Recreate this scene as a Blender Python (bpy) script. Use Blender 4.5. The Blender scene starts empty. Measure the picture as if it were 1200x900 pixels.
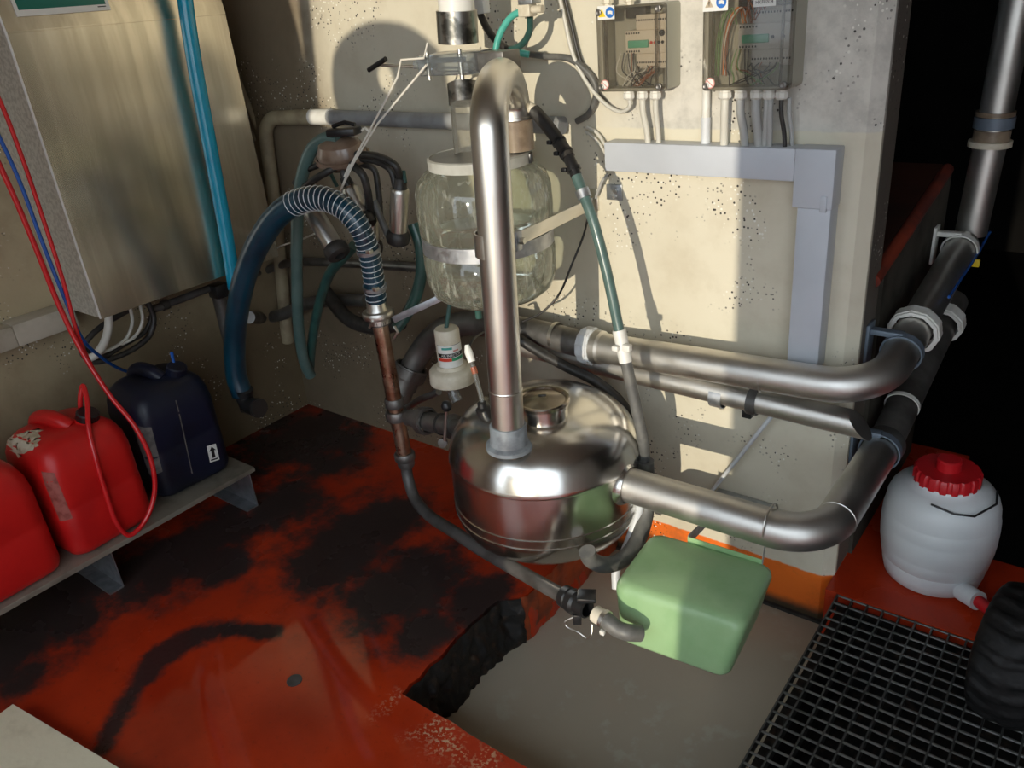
import bpy, bmesh, math, random
from mathutils import Vector, Matrix, noise as mnoise

random.seed(7)
SC = bpy.context.scene
COL = SC.collection

# ------------------------------------------------------------------ camera, sky, sun, exposure
cam_data = bpy.data.cameras.new('camera')
cam_data.sensor_width = 36.0
cam_data.lens = 28.32
cam_data.clip_start = 0.02
cam = bpy.data.objects.new('camera', cam_data)
COL.objects.link(cam)
ax = Vector((0.79138356, 0.60505672, -0.08728359))
ay = -Vector((0.20227642, -0.39391023, -0.89661529))
az = -Vector((-0.57688501, 0.69191119, -0.43412278))
cam.matrix_world = Matrix((
    (ax.x, ay.x, az.x, 0.0),
    (ax.y, ay.y, az.y, 0.0),
    (ax.z, ay.z, az.z, 1.55),
    (0, 0, 0, 1)))
SC.camera = cam

SUN_DIR = Vector((-0.24, 1.0, -0.125))
sun_data = bpy.data.lights.new('sun', 'SUN')
sun_data.energy = 2.9
sun_data.angle = math.radians(0.28)
sun_data.color = (1.0, 0.90, 0.72)
sun = bpy.data.objects.new('sun', sun_data)
COL.objects.link(sun)
sun.rotation_euler = SUN_DIR.to_track_quat('-Z', 'Y').to_euler()
sun.location = (1, -6, 4)

world = bpy.data.worlds.new('sky')
SC.world = world
world.use_nodes = True
wn = world.node_tree.nodes
wl = world.node_tree.links
wn.clear()
w_out = wn.new('ShaderNodeOutputWorld')
w_bg = wn.new('ShaderNodeBackground')
w_bg.inputs['Color'].default_value = (0.80, 0.90, 1.0, 1)
w_bg.inputs['Strength'].default_value = 2.7
wl.new(w_bg.outputs[0], w_out.inputs[0])

SC.view_settings.view_transform = 'Standard'
SC.view_settings.look = 'None'
SC.view_settings.exposure = 0.0
SC.view_settings.gamma = 1.0
SC.view_settings.use_curve_mapping = False

# ------------------------------------------------------------------ materials
def nodes_of(name):
    m = bpy.data.materials.new(name)
    m.use_nodes = True
    nt = m.node_tree
    return m, nt, nt.nodes['Principled BSDF']

def N(nt, kind, **kw):
    n = nt.nodes.new(kind)
    for k, v in kw.items():
        setattr(n, k, v)
    return n

def setv(nt, sock, v):
    if isinstance(v, bpy.types.NodeSocket):
        nt.links.new(v, sock)
    else:
        sock.default_value = v

def rgba(c):
    return (c[0], c[1], c[2], 1.0)

def math_node(nt, op, a, b=None, clamp=False):
    n = N(nt, 'ShaderNodeMath', operation=op, use_clamp=clamp)
    setv(nt, n.inputs[0], a)
    if b is not None:
        setv(nt, n.inputs[1], b)
    return n.outputs[0]

def mixc(nt, f, a, b):
    n = N(nt, 'ShaderNodeMix', data_type='RGBA')
    setv(nt, n.inputs[0], f)
    setv(nt, n.inputs[6], rgba(a) if isinstance(a, tuple) else a)
    setv(nt, n.inputs[7], rgba(b) if isinstance(b, tuple) else b)
    return n.outputs[2]

def ramp(nt, v, lo, hi):
    n = N(nt, 'ShaderNodeMapRange', interpolation_type='SMOOTHSTEP')
    setv(nt, n.inputs[0], v)
    n.inputs[1].default_value = lo
    n.inputs[2].default_value = hi
    return n.outputs[0]

def pos(nt):
    return N(nt, 'ShaderNodeTexCoord').outputs['Object']

def nz(nt, p, scale, detail=4.0, rough=0.55):
    n = N(nt, 'ShaderNodeTexNoise')
    nt.links.new(p, n.inputs['Vector'])
    n.inputs['Scale'].default_value = scale
    n.inputs['Detail'].default_value = detail
    n.inputs['Roughness'].default_value = rough
    return n.outputs['Fac']

def bump(nt, b, h, strength=0.2, dist=0.01):
    n = N(nt, 'ShaderNodeBump')
    n.inputs['Strength'].default_value = strength
    n.inputs['Distance'].default_value = dist
    setv(nt, n.inputs['Height'], h)
    nt.links.new(n.outputs[0], b.inputs['Normal'])

def mat(name, c, rough=0.5, metal=0.0, c2=None, scale=12.0, lo=0.4, hi=0.7, bmp=0.0, bscale=60.0, rvar=0.0, spec=None, coat=0.0):
    m, nt, b = nodes_of(name)
    b.inputs['Metallic'].default_value = metal
    p = pos(nt)
    if c2 is not None:
        f = ramp(nt, nz(nt, p, scale), lo, hi)
        setv(nt, b.inputs['Base Color'], mixc(nt, f, c, c2))
    else:
        b.inputs['Base Color'].default_value = rgba(c)
    if rvar:
        r = ramp(nt, nz(nt, p, scale * 1.7, 6.0), 0.3, 0.7)
        r = math_node(nt, 'MULTIPLY_ADD', r, rvar)
        r.node.inputs[2].default_value = rough - rvar * 0.5
        setv(nt, b.inputs['Roughness'], r)
    else:
        b.inputs['Roughness'].default_value = rough
    if bmp:
        bump(nt, b, nz(nt, p, bscale, 5.0), bmp, 0.004)
    if spec is not None:
        b.inputs['Specular IOR Level'].default_value = spec
    if coat:
        b.inputs['Coat Weight'].default_value = coat
        b.inputs['Coat Roughness'].default_value = 0.15
    return m

def clear_mat(name, tint, gloss=0.06, haze=0.0, hazecol=(0.8, 0.8, 0.75), streak=0.0, rough=0.05):
    m = bpy.data.materials.new(name)
    m.use_nodes = True
    nt = m.node_tree
    nt.nodes.clear()
    out = N(nt, 'ShaderNodeOutputMaterial')
    tr = N(nt, 'ShaderNodeBsdfTransparent')
    tr.inputs[0].default_value = rgba(tint)
    gl = N(nt, 'ShaderNodeBsdfGlossy')
    gl.inputs['Roughness'].default_value = rough
    fr = N(nt, 'ShaderNodeFresnel')
    fr.inputs['IOR'].default_value = 1.45
    f = math_node(nt, 'ADD', fr.outputs[0], gloss, True)
    mx = N(nt, 'ShaderNodeMixShader')
    nt.links.new(f, mx.inputs[0])
    nt.links.new(tr.outputs[0], mx.inputs[1])
    nt.links.new(gl.outputs[0], mx.inputs[2])
    last = mx.outputs[0]
    if haze or streak:
        df = N(nt, 'ShaderNodeBsdfDiffuse')
        df.inputs[0].default_value = rgba(hazecol)
        tl = N(nt, 'ShaderNodeBsdfTranslucent')
        tl.inputs[0].default_value = rgba(hazecol)
        dm = N(nt, 'ShaderNodeMixShader')
        dm.inputs[0].default_value = 0.5
        nt.links.new(df.outputs[0], dm.inputs[1])
        nt.links.new(tl.outputs[0], dm.inputs[2])
        p = pos(nt)
        mp = N(nt, 'ShaderNodeMapping')
        mp.inputs['Scale'].default_value = (1, 1, 0.22)
        nt.links.new(p, mp.inputs[0])
        s = ramp(nt, nz(nt, mp.outputs[0], 38.0, 6.0, 0.65), 0.52, 0.72)
        h = math_node(nt, 'MULTIPLY_ADD', s, streak, True)
        h.node.inputs[2].default_value = haze
        m2 = N(nt, 'ShaderNodeMixShader')
        nt.links.new(h, m2.inputs[0])
        nt.links.new(last, m2.inputs[1])
        nt.links.new(dm.outputs[0], m2.inputs[2])
        last = m2.outputs[0]
    nt.links.new(last, out.inputs[0])
    return m

BY_SIDE = 1.925   # the free end of the back wall behind its chamfer is bare brown concrete
def wall_mat(name, cream, dirt, bare, split=None, orange=False, wear=0.55, pits=True):
    m, nt, b = nodes_of(name)
    p = pos(nt)
    sx = N(nt, 'ShaderNodeSeparateXYZ')
    nt.links.new(p, sx.inputs[0])
    X, Y, Z = sx.outputs
    n1 = nz(nt, p, 2.3, 6.0, 0.6)
    n2 = nz(nt, p, 9.0, 6.0, 0.6)
    col = mixc(nt, math_node(nt, 'MULTIPLY', ramp(nt, n2, 0.45, 0.75), 0.35), cream, dirt)
    f = ramp(nt, n1, 0.5, 0.75)
    col = mixc(nt, math_node(nt, 'MULTIPLY', f, wear), col, dirt)
    if split is not None:
        zz = math_node(nt, 'MULTIPLY_ADD', nz(nt, p, 25.0), 0.01)
        nt.links.new(Z, zz.node.inputs[2])
        up = ramp(nt, zz, split, split + 0.006)
        bc = mixc(nt, ramp(nt, nz(nt, p, 14.0, 8.0, 0.7), 0.35, 0.7), bare, tuple(v * 0.72 for v in bare))
        xr = ramp(nt, X, -1.25, -1.0)
        col = mixc(nt, math_node(nt, 'MULTIPLY', up, xr), col, bc)
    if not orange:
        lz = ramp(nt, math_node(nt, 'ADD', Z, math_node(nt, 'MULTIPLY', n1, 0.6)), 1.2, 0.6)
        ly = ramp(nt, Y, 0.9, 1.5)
        col = mixc(nt, math_node(nt, 'MULTIPLY', math_node(nt, 'MULTIPLY', lz, 0.85), math_node(nt, 'ADD', math_node(nt, 'MULTIPLY', ly, 0.6), 0.4)), col, (0.12, 0.085, 0.045))  # brown low down and towards the back corner, standing in for missing shade
    if orange:
        zz = math_node(nt, 'MULTIPLY_ADD', nz(nt, p, 30.0), 0.012)
        nt.links.new(Z, zz.node.inputs[2])
        side = ramp(nt, Y, BY_SIDE - 0.004, BY_SIDE + 0.004)
        col = mixc(nt, side, col, mixc(nt, n2, (0.17, 0.145, 0.115), (0.10, 0.085, 0.07)))
        lowf = ramp(nt, zz, 0.010, 0.004)
        oc = mixc(nt, ramp(nt, n2, 0.5, 0.7), (0.85, 0.17, 0.012), (0.55, 0.13, 0.02))
        dk = mixc(nt, ramp(nt, zz, -0.10, -0.14), oc, (0.06, 0.04, 0.02))
        col = mixc(nt, lowf, col, dk)
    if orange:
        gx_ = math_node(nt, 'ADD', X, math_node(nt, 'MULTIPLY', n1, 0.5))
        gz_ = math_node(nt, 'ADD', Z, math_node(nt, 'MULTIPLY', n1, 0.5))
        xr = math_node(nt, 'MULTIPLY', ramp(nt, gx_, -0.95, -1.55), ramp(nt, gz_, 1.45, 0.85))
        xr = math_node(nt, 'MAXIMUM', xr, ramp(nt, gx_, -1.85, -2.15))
        col = mixc(nt, math_node(nt, 'MULTIPLY', xr, 0.92), col, mixc(nt, n2, (0.20, 0.145, 0.085), (0.12, 0.085, 0.048)))  # brown staining, deepened low and leftwards in place of shade
    if pits:
        vo = N(nt, 'ShaderNodeTexVoronoi')
        vo.inputs['Scale'].default_value = 92.0
        nt.links.new(p, vo.inputs['Vector'])
        cl = ramp(nt, nz(nt, p, 4.2, 3.0), 0.52, 0.60)
        wn_ = N(nt, 'ShaderNodeTexWhiteNoise')
        nt.links.new(vo.outputs['Position'], wn_.inputs['Vector'])
        pick = math_node(nt, 'GREATER_THAN', wn_.outputs['Value'], 0.45)
        dot = ramp(nt, vo.outputs['Distance'], 0.30, 0.22)
        pd = math_node(nt, 'MULTIPLY', math_node(nt, 'MULTIPLY', dot, pick), cl)
        col = mixc(nt, pd, col, (0.035, 0.03, 0.025))
        pick2 = math_node(nt, 'LESS_THAN', wn_.outputs['Value'], 0.28)
        pd2 = math_node(nt, 'MULTIPLY', math_node(nt, 'MULTIPLY', dot, pick2), cl)
        col = mixc(nt, pd2, col, (0.8, 0.78, 0.7))
    nt.links.new(col, b.inputs['Base Color'])
    b.inputs['Roughness'].default_value = 0.62
    bump(nt, b, nz(nt, p, 35.0, 6.0), 0.25, 0.004)
    return m

def catmull(pts, n=10, closed=False):
    pts = [Vector(p) for p in pts]
    if len(pts) < 3:
        return pts
    out = []
    L = len(pts)
    rng = range(L if closed else L - 1)
    for i in rng:
        if closed:
            p0, p1, p2, p3 = pts[(i - 1) % L], pts[i], pts[(i + 1) % L], pts[(i + 2) % L]
        else:
            p1, p2 = pts[i], pts[i + 1]
            p0 = pts[i - 1] if i > 0 else p1 * 2 - p2
            p3 = pts[i + 2] if i + 2 < L else p2 * 2 - p1
        t0 = 0.0
        t1 = t0 + max(1e-5, (p1 - p0).length ** 0.5)
        t2 = t1 + max(1e-5, (p2 - p1).length ** 0.5)
        t3 = t2 + max(1e-5, (p3 - p2).length ** 0.5)
        for k in range(n):
            t = t1 + (t2 - t1) * k / n
            a1 = p0 * ((t1 - t) / (t1 - t0)) + p1 * ((t - t0) / (t1 - t0))
            a2 = p1 * ((t2 - t) / (t2 - t1)) + p2 * ((t - t1) / (t2 - t1))
            a3 = p2 * ((t3 - t) / (t3 - t2)) + p3 * ((t - t2) / (t3 - t2))
            b1 = a1 * ((t2 - t) / (t2 - t0)) + a2 * ((t - t0) / (t2 - t0))
            b2 = a2 * ((t3 - t) / (t3 - t1)) + a3 * ((t - t1) / (t3 - t1))
            out.append(b1 * ((t2 - t) / (t2 - t1)) + b2 * ((t - t1) / (t2 - t1)))
    if not closed:
        out.append(pts[-1])
    return out

def floor_mat(name):
    m, nt, b = nodes_of(name)
    p = pos(nt)
    n2 = nz(nt, p, 6.5, 9.0, 0.68)
    n3 = nz(nt, p, 60.0, 5.0, 0.7)
    red = mixc(nt, ramp(nt, nz(nt, p, 3.0, 6.0), 0.3, 0.7), (0.50, 0.042, 0.009), (0.32, 0.024, 0.006))
    red = mixc(nt, math_node(nt, 'MULTIPLY', ramp(nt, n3, 0.55, 0.75), 0.45), red, (0.12, 0.02, 0.01))
    # black rubber-and-mould stains, each where it lies on the floor
    blobs = [((-2.371, 0.573, 0.000), 0.30), ((-2.258, 0.876, 0.000), 0.26), ((-2.268, 1.107, 0.000), 0.2), ((-1.820, 1.215, 0.000), 0.26),
             ((-1.518, 1.254, 0.000), 0.26), ((-1.292, 1.304, 0.000), 0.16), ((-2.504, 1.631, 0.000), 0.42), ((-1.836, 1.418, 0.000), 0.25),
             ((-2.211, 1.316, 0.000), 0.22), ((-1.325, 1.122, 0.000), 0.12), 
             ((-2.311, 0.424, 0.000), 0.25), ((-2.128, 0.980, 0.000), 0.16), ((-1.557, 1.185, -0.000), 0.25), ((-2.714, 0.732, 0.000), 0.35)]
    trail = catmull([(-1.731, 0.398, 0.000), (-1.788, 0.477, 0.000), (-1.849, 0.570, 0.000), (-1.891, 0.670, -0.000), (-1.876, 0.769, -0.000), (-1.802, 0.831, -0.000), (-1.694, 0.883, -0.000)], 4)
    blobs += [(tuple(q), 0.055 if 8 < i < 20 else 0.042) for i, q in enumerate(trail)]
    acc = None
    for c, r in blobs:
        d = N(nt, 'ShaderNodeVectorMath', operation='DISTANCE')
        nt.links.new(p, d.inputs[0])
        d.inputs[1].default_value = c
        v = math_node(nt, 'MULTIPLY_ADD', d.outputs['Value'], -1.0 / r)
        v.node.inputs[2].default_value = 1.0
        acc = v if acc is None else math_node(nt, 'MAXIMUM', acc, v)
    acc = math_node(nt, 'MAXIMUM', acc, -0.6)
    s = math_node(nt, 'MULTIPLY_ADD', n2, 2.4)
    nt.links.new(acc, s.node.inputs[2])
    st = ramp(nt, s, 1.05, 1.75)
    col = mixc(nt, math_node(nt, 'MULTIPLY', st, 0.97), red, mixc(nt, n3, (0.012, 0.012, 0.012), (0.035, 0.032, 0.03)))
    # pale worn-through specks along the pit kerb
    sx = N(nt, 'ShaderNodeSeparateXYZ')
    nt.links.new(p, sx.inputs[0])
    dy = math_node(nt, 'SUBTRACT', 0.925, sx.outputs[1])
    near = math_node(nt, 'MULTIPLY', ramp(nt, dy, 0.13, 0.02), ramp(nt, dy, -0.02, -0.005))
    near = math_node(nt, 'MULTIPLY', near, ramp(nt, sx.outputs[0], -1.27, -1.2))
    sp = math_node(nt, 'MULTIPLY', ramp(nt, nz(nt, p, 95.0, 3.0), 0.5, 0.6), ramp(nt, nz(nt, p, 9.0, 2.0), 0.42, 0.6))
    col = mixc(nt, math_node(nt, 'MULTIPLY', near, sp), col, (0.62, 0.42, 0.25))
    # faded tape marks
    nt.links.new(col, b.inputs['Base Color'])
    r = ramp(nt, nz(nt, p, 2.2, 5.0), 0.35, 0.65)
    rr = math_node(nt, 'MULTIPLY_ADD', r, 0.30)
    rr.node.inputs[2].default_value = 0.16
    b.inputs['Specular IOR Level'].default_value = 0.28
    pud = N(nt, 'ShaderNodeVectorMath', operation='DISTANCE')
    nt.links.new(p, pud.inputs[0])
    pud.inputs[1].default_value = (-1.409, 0.691, 0.000)
    wet = ramp(nt, math_node(nt, 'ADD', pud.outputs['Value'], math_node(nt, 'MULTIPLY', n2, 0.35)), 0.62, 0.50)
    dry = math_node(nt, 'SUBTRACT', 1.0, wet)
    r2 = math_node(nt, 'MULTIPLY_ADD', rr, dry)
    nt.links.new(math_node(nt, 'MULTIPLY', wet, 0.06), r2.node.inputs[2])
    nt.links.new(r2, b.inputs['Roughness'])
    nt.links.new(math_node(nt, 'ADD', math_node(nt, 'MULTIPLY', wet, 0.3), 0.28), b.inputs['Specular IOR Level'])
    bm_ = N(nt, 'ShaderNodeBump')
    nt.links.new(math_node(nt, 'MULTIPLY', dry, 0.10), bm_.inputs['Strength'])
    bm_.inputs['Distance'].default_value = 0.003
    nt.links.new(nz(nt, p, 22.0, 6.0), bm_.inputs['Height'])
    nt.links.new(bm_.outputs[0], b.inputs['Normal'])
    return m

M = {}
M['steel'] = mat('brushed_stainless_steel', (0.74, 0.72, 0.68), 0.34, 1.0, (0.66, 0.64, 0.59), 4, 0.2, 0.8, rvar=0.06)
M['tank_steel'] = mat('tank_stainless_steel', (0.74, 0.72, 0.68), 0.22, 1.0, (0.66, 0.64, 0.60), 4, 0.2, 0.8, rvar=0.05)
M['pipe_steel'] = mat('weathered_pipe_steel', (0.70, 0.68, 0.64), 0.44, 1.0, (0.58, 0.56, 0.52), 8, 0.25, 0.75, rvar=0.10)
M['dirty_steel'] = mat('dirty_dark_steel_sleeve', (0.36, 0.35, 0.33), 0.34, 1.0, (0.12, 0.12, 0.11), 22, 0.45, 0.6)
M['lid_steel'] = mat('brownish_hatch_lid_steel', (0.46, 0.40, 0.34), 0.26, 1.0, (0.36, 0.31, 0.26), 9, 0.25, 0.75)
def brushed(name, c, c2, rough):
    m, nt, b = nodes_of(name)
    p = pos(nt)
    mp = N(nt, 'ShaderNodeMapping')
    mp.inputs['Scale'].default_value = (1.0, 1.0, 0.05)
    nt.links.new(p, mp.inputs[0])
    f = nz(nt, mp.outputs[0], 30.0, 6.0, 0.6)
    col = mixc(nt, ramp(nt, f, 0.35, 0.65), c, c2)
    sp = ramp(nt, nz(nt, p, 160.0, 2.0, 0.5), 0.68, 0.76)
    col = mixc(nt, math_node(nt, 'MULTIPLY', sp, 0.35), col, (0.85, 0.82, 0.74))
    nt.links.new(col, b.inputs['Base Color'])
    b.inputs['Metallic'].default_value = 1.0
    r = math_node(nt, 'MULTIPLY_ADD', f, 0.12)
    r.node.inputs[2].default_value = rough - 0.06
    nt.links.new(r, b.inputs['Roughness'])
    b.inputs['Anisotropic'].default_value = 0.4
    return m
M['cab_steel'] = brushed('cabinet_brushed_steel', (0.80, 0.74, 0.62), (0.66, 0.61, 0.50), 0.24)
M['cab_side'] = mat('speckled_galvanised_sheet', (0.62, 0.59, 0.51), 0.42, 0.15, (0.46, 0.43, 0.36), 70, 0.42, 0.6)
M['galv'] = mat('galvanised_steel', (0.50, 0.52, 0.55), 0.45, 0.9, (0.36, 0.38, 0.41), 30, rvar=0.2)
M['rusty_pipe'] = mat('stained_drain_pipe_steel', (0.50, 0.36, 0.26), 0.34, 0.9, (0.28, 0.12, 0.07), 14, 0.35, 0.65, rvar=0.2)
M['brown_plastic'] = mat('brown_clear_pipe', (0.30, 0.23, 0.16), 0.3, 0.0, (0.18, 0.13, 0.09), 18)
M['dark_pipe'] = mat('dark_grey_pipe', (0.11, 0.105, 0.10), 0.4, 0.2, (0.06, 0.055, 0.05), 14)
M['shadow_steel'] = mat('shaded_dark_steel', (0.26, 0.25, 0.235), 0.45, 0.8, (0.14, 0.13, 0.12), 9, rvar=0.2)  # darker copy of pipe steel, shade put into its colour; also small dark fittings
M['white_pl'] = mat('white_plastic', (0.78, 0.77, 0.72), 0.35, 0, (0.66, 0.64, 0.57), 20)
M['pvc'] = mat('white_pvc_pipe', (0.85, 0.84, 0.79), 0.3)
M['cream_pl'] = mat('cream_plastic', (0.72, 0.66, 0.53), 0.4, 0, (0.60, 0.53, 0.40), 25)
M['grey_pl'] = mat('pale_grey_plastic', (0.66, 0.68, 0.70), 0.38)
M['grey_pipe'] = mat('grey_plastic_pipe', (0.33, 0.34, 0.35), 0.45, 0, (0.25, 0.25, 0.25), 16)
M['painted_pipe'] = mat('cream_painted_pipe', (0.40, 0.34, 0.22), 0.5, 0, (0.25, 0.20, 0.13), 10)
M['black_rub'] = mat('black_rubber', (0.022, 0.021, 0.020), 0.45, 0, (0.05, 0.045, 0.04), 30, bmp=0.05)
M['black_pl'] = mat('black_plastic', (0.015, 0.015, 0.016), 0.3)
M['grey_rub'] = mat('grey_rubber_hose', (0.10, 0.10, 0.095), 0.45, 0, (0.16, 0.155, 0.14), 20)
M['boot_rub'] = mat('blue_grey_rubber', (0.20, 0.23, 0.26), 0.5, 0, (0.10, 0.11, 0.13), 18, bmp=0.05)
M['teal'] = mat('teal_milk_hose', (0.10, 0.165, 0.15), 0.3, 0, (0.07, 0.125, 0.115), 14, coat=0.15)
M['dteal'] = mat('dark_teal_milk_hose', (0.035, 0.10, 0.085), 0.3, 0, (0.02, 0.06, 0.055), 14, coat=0.4)
M['teal_tube'] = mat('bright_teal_tube', (0.08, 0.42, 0.34), 0.3, coat=0.3)
M['blue_hose'] = mat('blue_suction_hose', (0.006, 0.050, 0.082), 0.28, 0, (0.004, 0.026, 0.046), 10, coat=0.5)
M['blue_pipe'] = mat('bright_blue_pipe', (0.004, 0.32, 0.50), 0.22, 0, (0.004, 0.26, 0.43), 8, coat=0.5)
M['wire'] = mat('hose_coil_wire', (0.75, 0.78, 0.80), 0.3, 0.3)
M['rope'] = mat('white_string', (0.75, 0.72, 0.64), 0.8)
M['red_tube'] = mat('red_tube', (0.62, 0.012, 0.015), 0.25, coat=0.4)
M['blue_tube'] = mat('blue_tube', (0.015, 0.10, 0.42), 0.25, coat=0.4)
M['red_can'] = mat('red_jerrycan_plastic', (0.60, 0.014, 0.012), 0.38, 0, (0.48, 0.010, 0.010), 6, spec=0.4)
M['blue_can'] = mat('dark_blue_jerrycan_plastic', (0.008, 0.011, 0.030), 0.4, 0, (0.006, 0.007, 0.014), 6, spec=0.4)
M['paper'] = mat('torn_paper_label', (0.62, 0.55, 0.42), 0.7, 0, (0.42, 0.33, 0.22), 30)
M['shelf'] = mat('grimy_steel_shelf', (0.30, 0.27, 0.22), 0.5, 0.4, (0.16, 0.14, 0.11), 9, rvar=0.2)
M['green_sign'] = mat('green_sign_face', (0.008, 0.16, 0.12), 0.3)
M['sign_white'] = mat('white_print', (0.80, 0.80, 0.76), 0.4)
M['green_box'] = mat('green_fibreglass', (0.31, 0.48, 0.245), 0.34, 0, (0.25, 0.42, 0.20), 8, bmp=0.10, bscale=45)
M['barrel'] = mat('milky_white_plastic', (0.76, 0.79, 0.80), 0.33, 0, (0.68, 0.71, 0.73), 5)
M['barrel'].node_tree.nodes['Principled BSDF'].inputs['Subsurface Weight'].default_value = 0.25
M['barrel'].node_tree.nodes['Principled BSDF'].inputs['Subsurface Radius'].default_value = (0.03, 0.03, 0.03)
M['cap_red'] = mat('bright_red_cap', (0.55, 0.012, 0.018), 0.35)
M['grate'] = mat('dark_grating_steel', (0.10, 0.10, 0.095), 0.4, 0.6, (0.05, 0.05, 0.048), 20)
M['grate_rung'] = mat('skylit_grating_rungs', (0.22, 0.22, 0.21), 0.34, 0.85, (0.10, 0.10, 0.095), 9)  # paler than the bars, imitating sky light reflected off the rungs
M['tyre'] = mat('black_tyre_rubber', (0.005, 0.005, 0.005), 0.6, 0, (0.011, 0.010, 0.010), 40, bmp=0.5, bscale=60, spec=0.25)
M['platform'] = mat('platform_concrete', (0.075, 0.066, 0.052), 0.85, 0, (0.03, 0.026, 0.02), 7, bmp=0.2, spec=0.15)
M['platform_top'] = mat('dark_brown_red_platform', (0.045, 0.016, 0.010), 0.8, 0, (0.025, 0.012, 0.009), 6, spec=0.1)
M['red_edge'] = mat('red_painted_kerb', (0.26, 0.035, 0.012), 0.7, 0, (0.10, 0.015, 0.008), 8)
M['passage_dark'] = mat('painted_passage_dark', (0.006, 0.0055, 0.005), 0.9, 0, (0.003, 0.003, 0.003), 5, spec=0.05)  # near-black colour stands in for the unlit gloom of the passage
M['slab'] = mat('pale_worn_slab', (0.74, 0.67, 0.50), 0.6, 0, (0.62, 0.55, 0.40), 16, 0.5, 0.8, bmp=0.2)
M['claw'] = mat('smoked_claw_bowl', (0.26, 0.18, 0.13), 0.22, 0, (0.16, 0.10, 0.07), 14, coat=0.5)
M['smoke'] = clear_mat('smoked_clear_cover', (0.74, 0.71, 0.67), 0.02, 0.15, (0.52, 0.49, 0.43), 0.06)
M['glass'] = clear_mat('milk_streaked_glass', (0.90, 0.93, 0.87), 0.06, 0.13, (0.86, 0.87, 0.76), 0.45)
M['acryl'] = clear_mat('scratched_clear_acrylic', (0.74, 0.74, 0.72), 0.05, 0.22, (0.6, 0.6, 0.56), 0.15)
M['acryl_block'] = clear_mat('clear_valve_block', (0.72, 0.76, 0.78), 0.08, 0.20, (0.62, 0.66, 0.70), 0.10)
M['lid_grey'] = mat('frosted_grey_lid', (0.27, 0.27, 0.25), 0.3, 0, (0.20, 0.20, 0.19), 12)
M['ring_grey'] = mat('dull_grey_white_ring', (0.50, 0.50, 0.46), 0.4, 0, (0.38, 0.38, 0.34), 14)
M['pale_red'] = mat('faded_pink_label', (0.36, 0.10, 0.08), 0.6, 0, (0.22, 0.04, 0.03), 40)
M['grey_paper'] = mat('dull_grey_label', (0.16, 0.15, 0.14), 0.6, 0, (0.09, 0.085, 0.08), 40)
M['module'] = mat('beige_module_plastic', (0.74, 0.66, 0.53), 0.5)
M['module_grey'] = mat('grey_module_plastic', (0.55, 0.53, 0.48), 0.5)
M['box_back'] = mat('grey_box_plastic', (0.42, 0.41, 0.33), 0.5)
M['green_term'] = mat('green_terminal_plastic', (0.10, 0.42, 0.26), 0.4)
M['yellow'] = mat('yellow_print', (0.85, 0.62, 0.02), 0.5)
M['blue_print'] = mat('blue_print', (0.02, 0.16, 0.55), 0.5)
M['pink_print'] = mat('faded_red_print', (0.65, 0.28, 0.24), 0.5)
M['red_print'] = mat('red_print', (0.65, 0.05, 0.02), 0.5)
M['green_print'] = mat('green_print', (0.03, 0.30, 0.14), 0.5)
M['orange_print'] = mat('orange_ring_plastic', (0.85, 0.16, 0.03), 0.4)
M['black_print'] = mat('black_print', (0.01, 0.01, 0.01), 0.5)
M['teal_print'] = mat('teal_print', (0.05, 0.35, 0.30), 0.5)
M['cable_white'] = mat('off_white_cable', (0.62, 0.60, 0.53), 0.45)
M['cable_grey'] = mat('grey_cable', (0.42, 0.42, 0.40), 0.45)
M['pit_wall'] = mat('crumbled_pit_wall', (0.006, 0.0055, 0.005), 0.6, 0, (0.05, 0.028, 0.017), 40, 0.5, 0.75, bmp=0.9, bscale=40)
M['pit_orange'] = mat('orange_painted_pit_wall', (0.36, 0.06, 0.012), 0.5, 0, (0.15, 0.03, 0.01), 14, bmp=0.3, bscale=40)
M['yard'] = mat('yard_concrete', (0.40, 0.38, 0.34), 0.8, 0, (0.30, 0.28, 0.25), 3)
M['ceil'] = mat('roof_sheeting', (0.30, 0.27, 0.22), 0.8)
M['trunk'] = mat('grey_cable_trunking', (0.56, 0.59, 0.64), 0.4, 0, (0.50, 0.53, 0.58), 4)
M['wood_cream'] = mat('dusty_cream_trunking', (0.50, 0.45, 0.36), 0.5, 0, (0.36, 0.31, 0.23), 8)
M['wires'] = {
    'green': mat('green_wire', (0.16, 0.30, 0.10), 0.5), 'black': mat('black_wire', (0.02, 0.02, 0.02), 0.5),
    'orange': mat('orange_wire', (0.75, 0.22, 0.03), 0.5), 'brown': mat('brown_wire', (0.30, 0.09, 0.03), 0.5),
    'white': mat('white_wire', (0.7, 0.68, 0.6), 0.5)}

def water_mat():
    m, nt, b = nodes_of('turbid_grey_water')
    p = pos(nt)
    n = nz(nt, p, 2.5, 3.0)
    col = mixc(nt, n, (0.44, 0.385, 0.30), (0.34, 0.305, 0.24))
    foam = math_node(nt, 'MULTIPLY', ramp(nt, nz(nt, p, 11.0, 7.0, 0.65), 0.53, 0.64), ramp(nt, nz(nt, p, 2.7, 2.0), 0.46, 0.60))
    col = mixc(nt, math_node(nt, 'MULTIPLY', foam, 0.8), col, (0.42, 0.40, 0.33))
    nt.links.new(col, b.inputs['Base Color'])
    b.inputs['Roughness'].default_value = 0.16
    b.inputs['IOR'].default_value = 1.33
    bump(nt, b, nz(nt, p, 7.0, 3.0), 0.05, 0.006)
    return m
M['water'] = water_mat()
M['floor'] = floor_mat('red_painted_wet_floor')
M['wall_back'] = wall_mat('cream_painted_concrete_wall', (0.68, 0.63, 0.50), (0.50, 0.43, 0.31), (0.66, 0.63, 0.56), 1.215, True)
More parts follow.
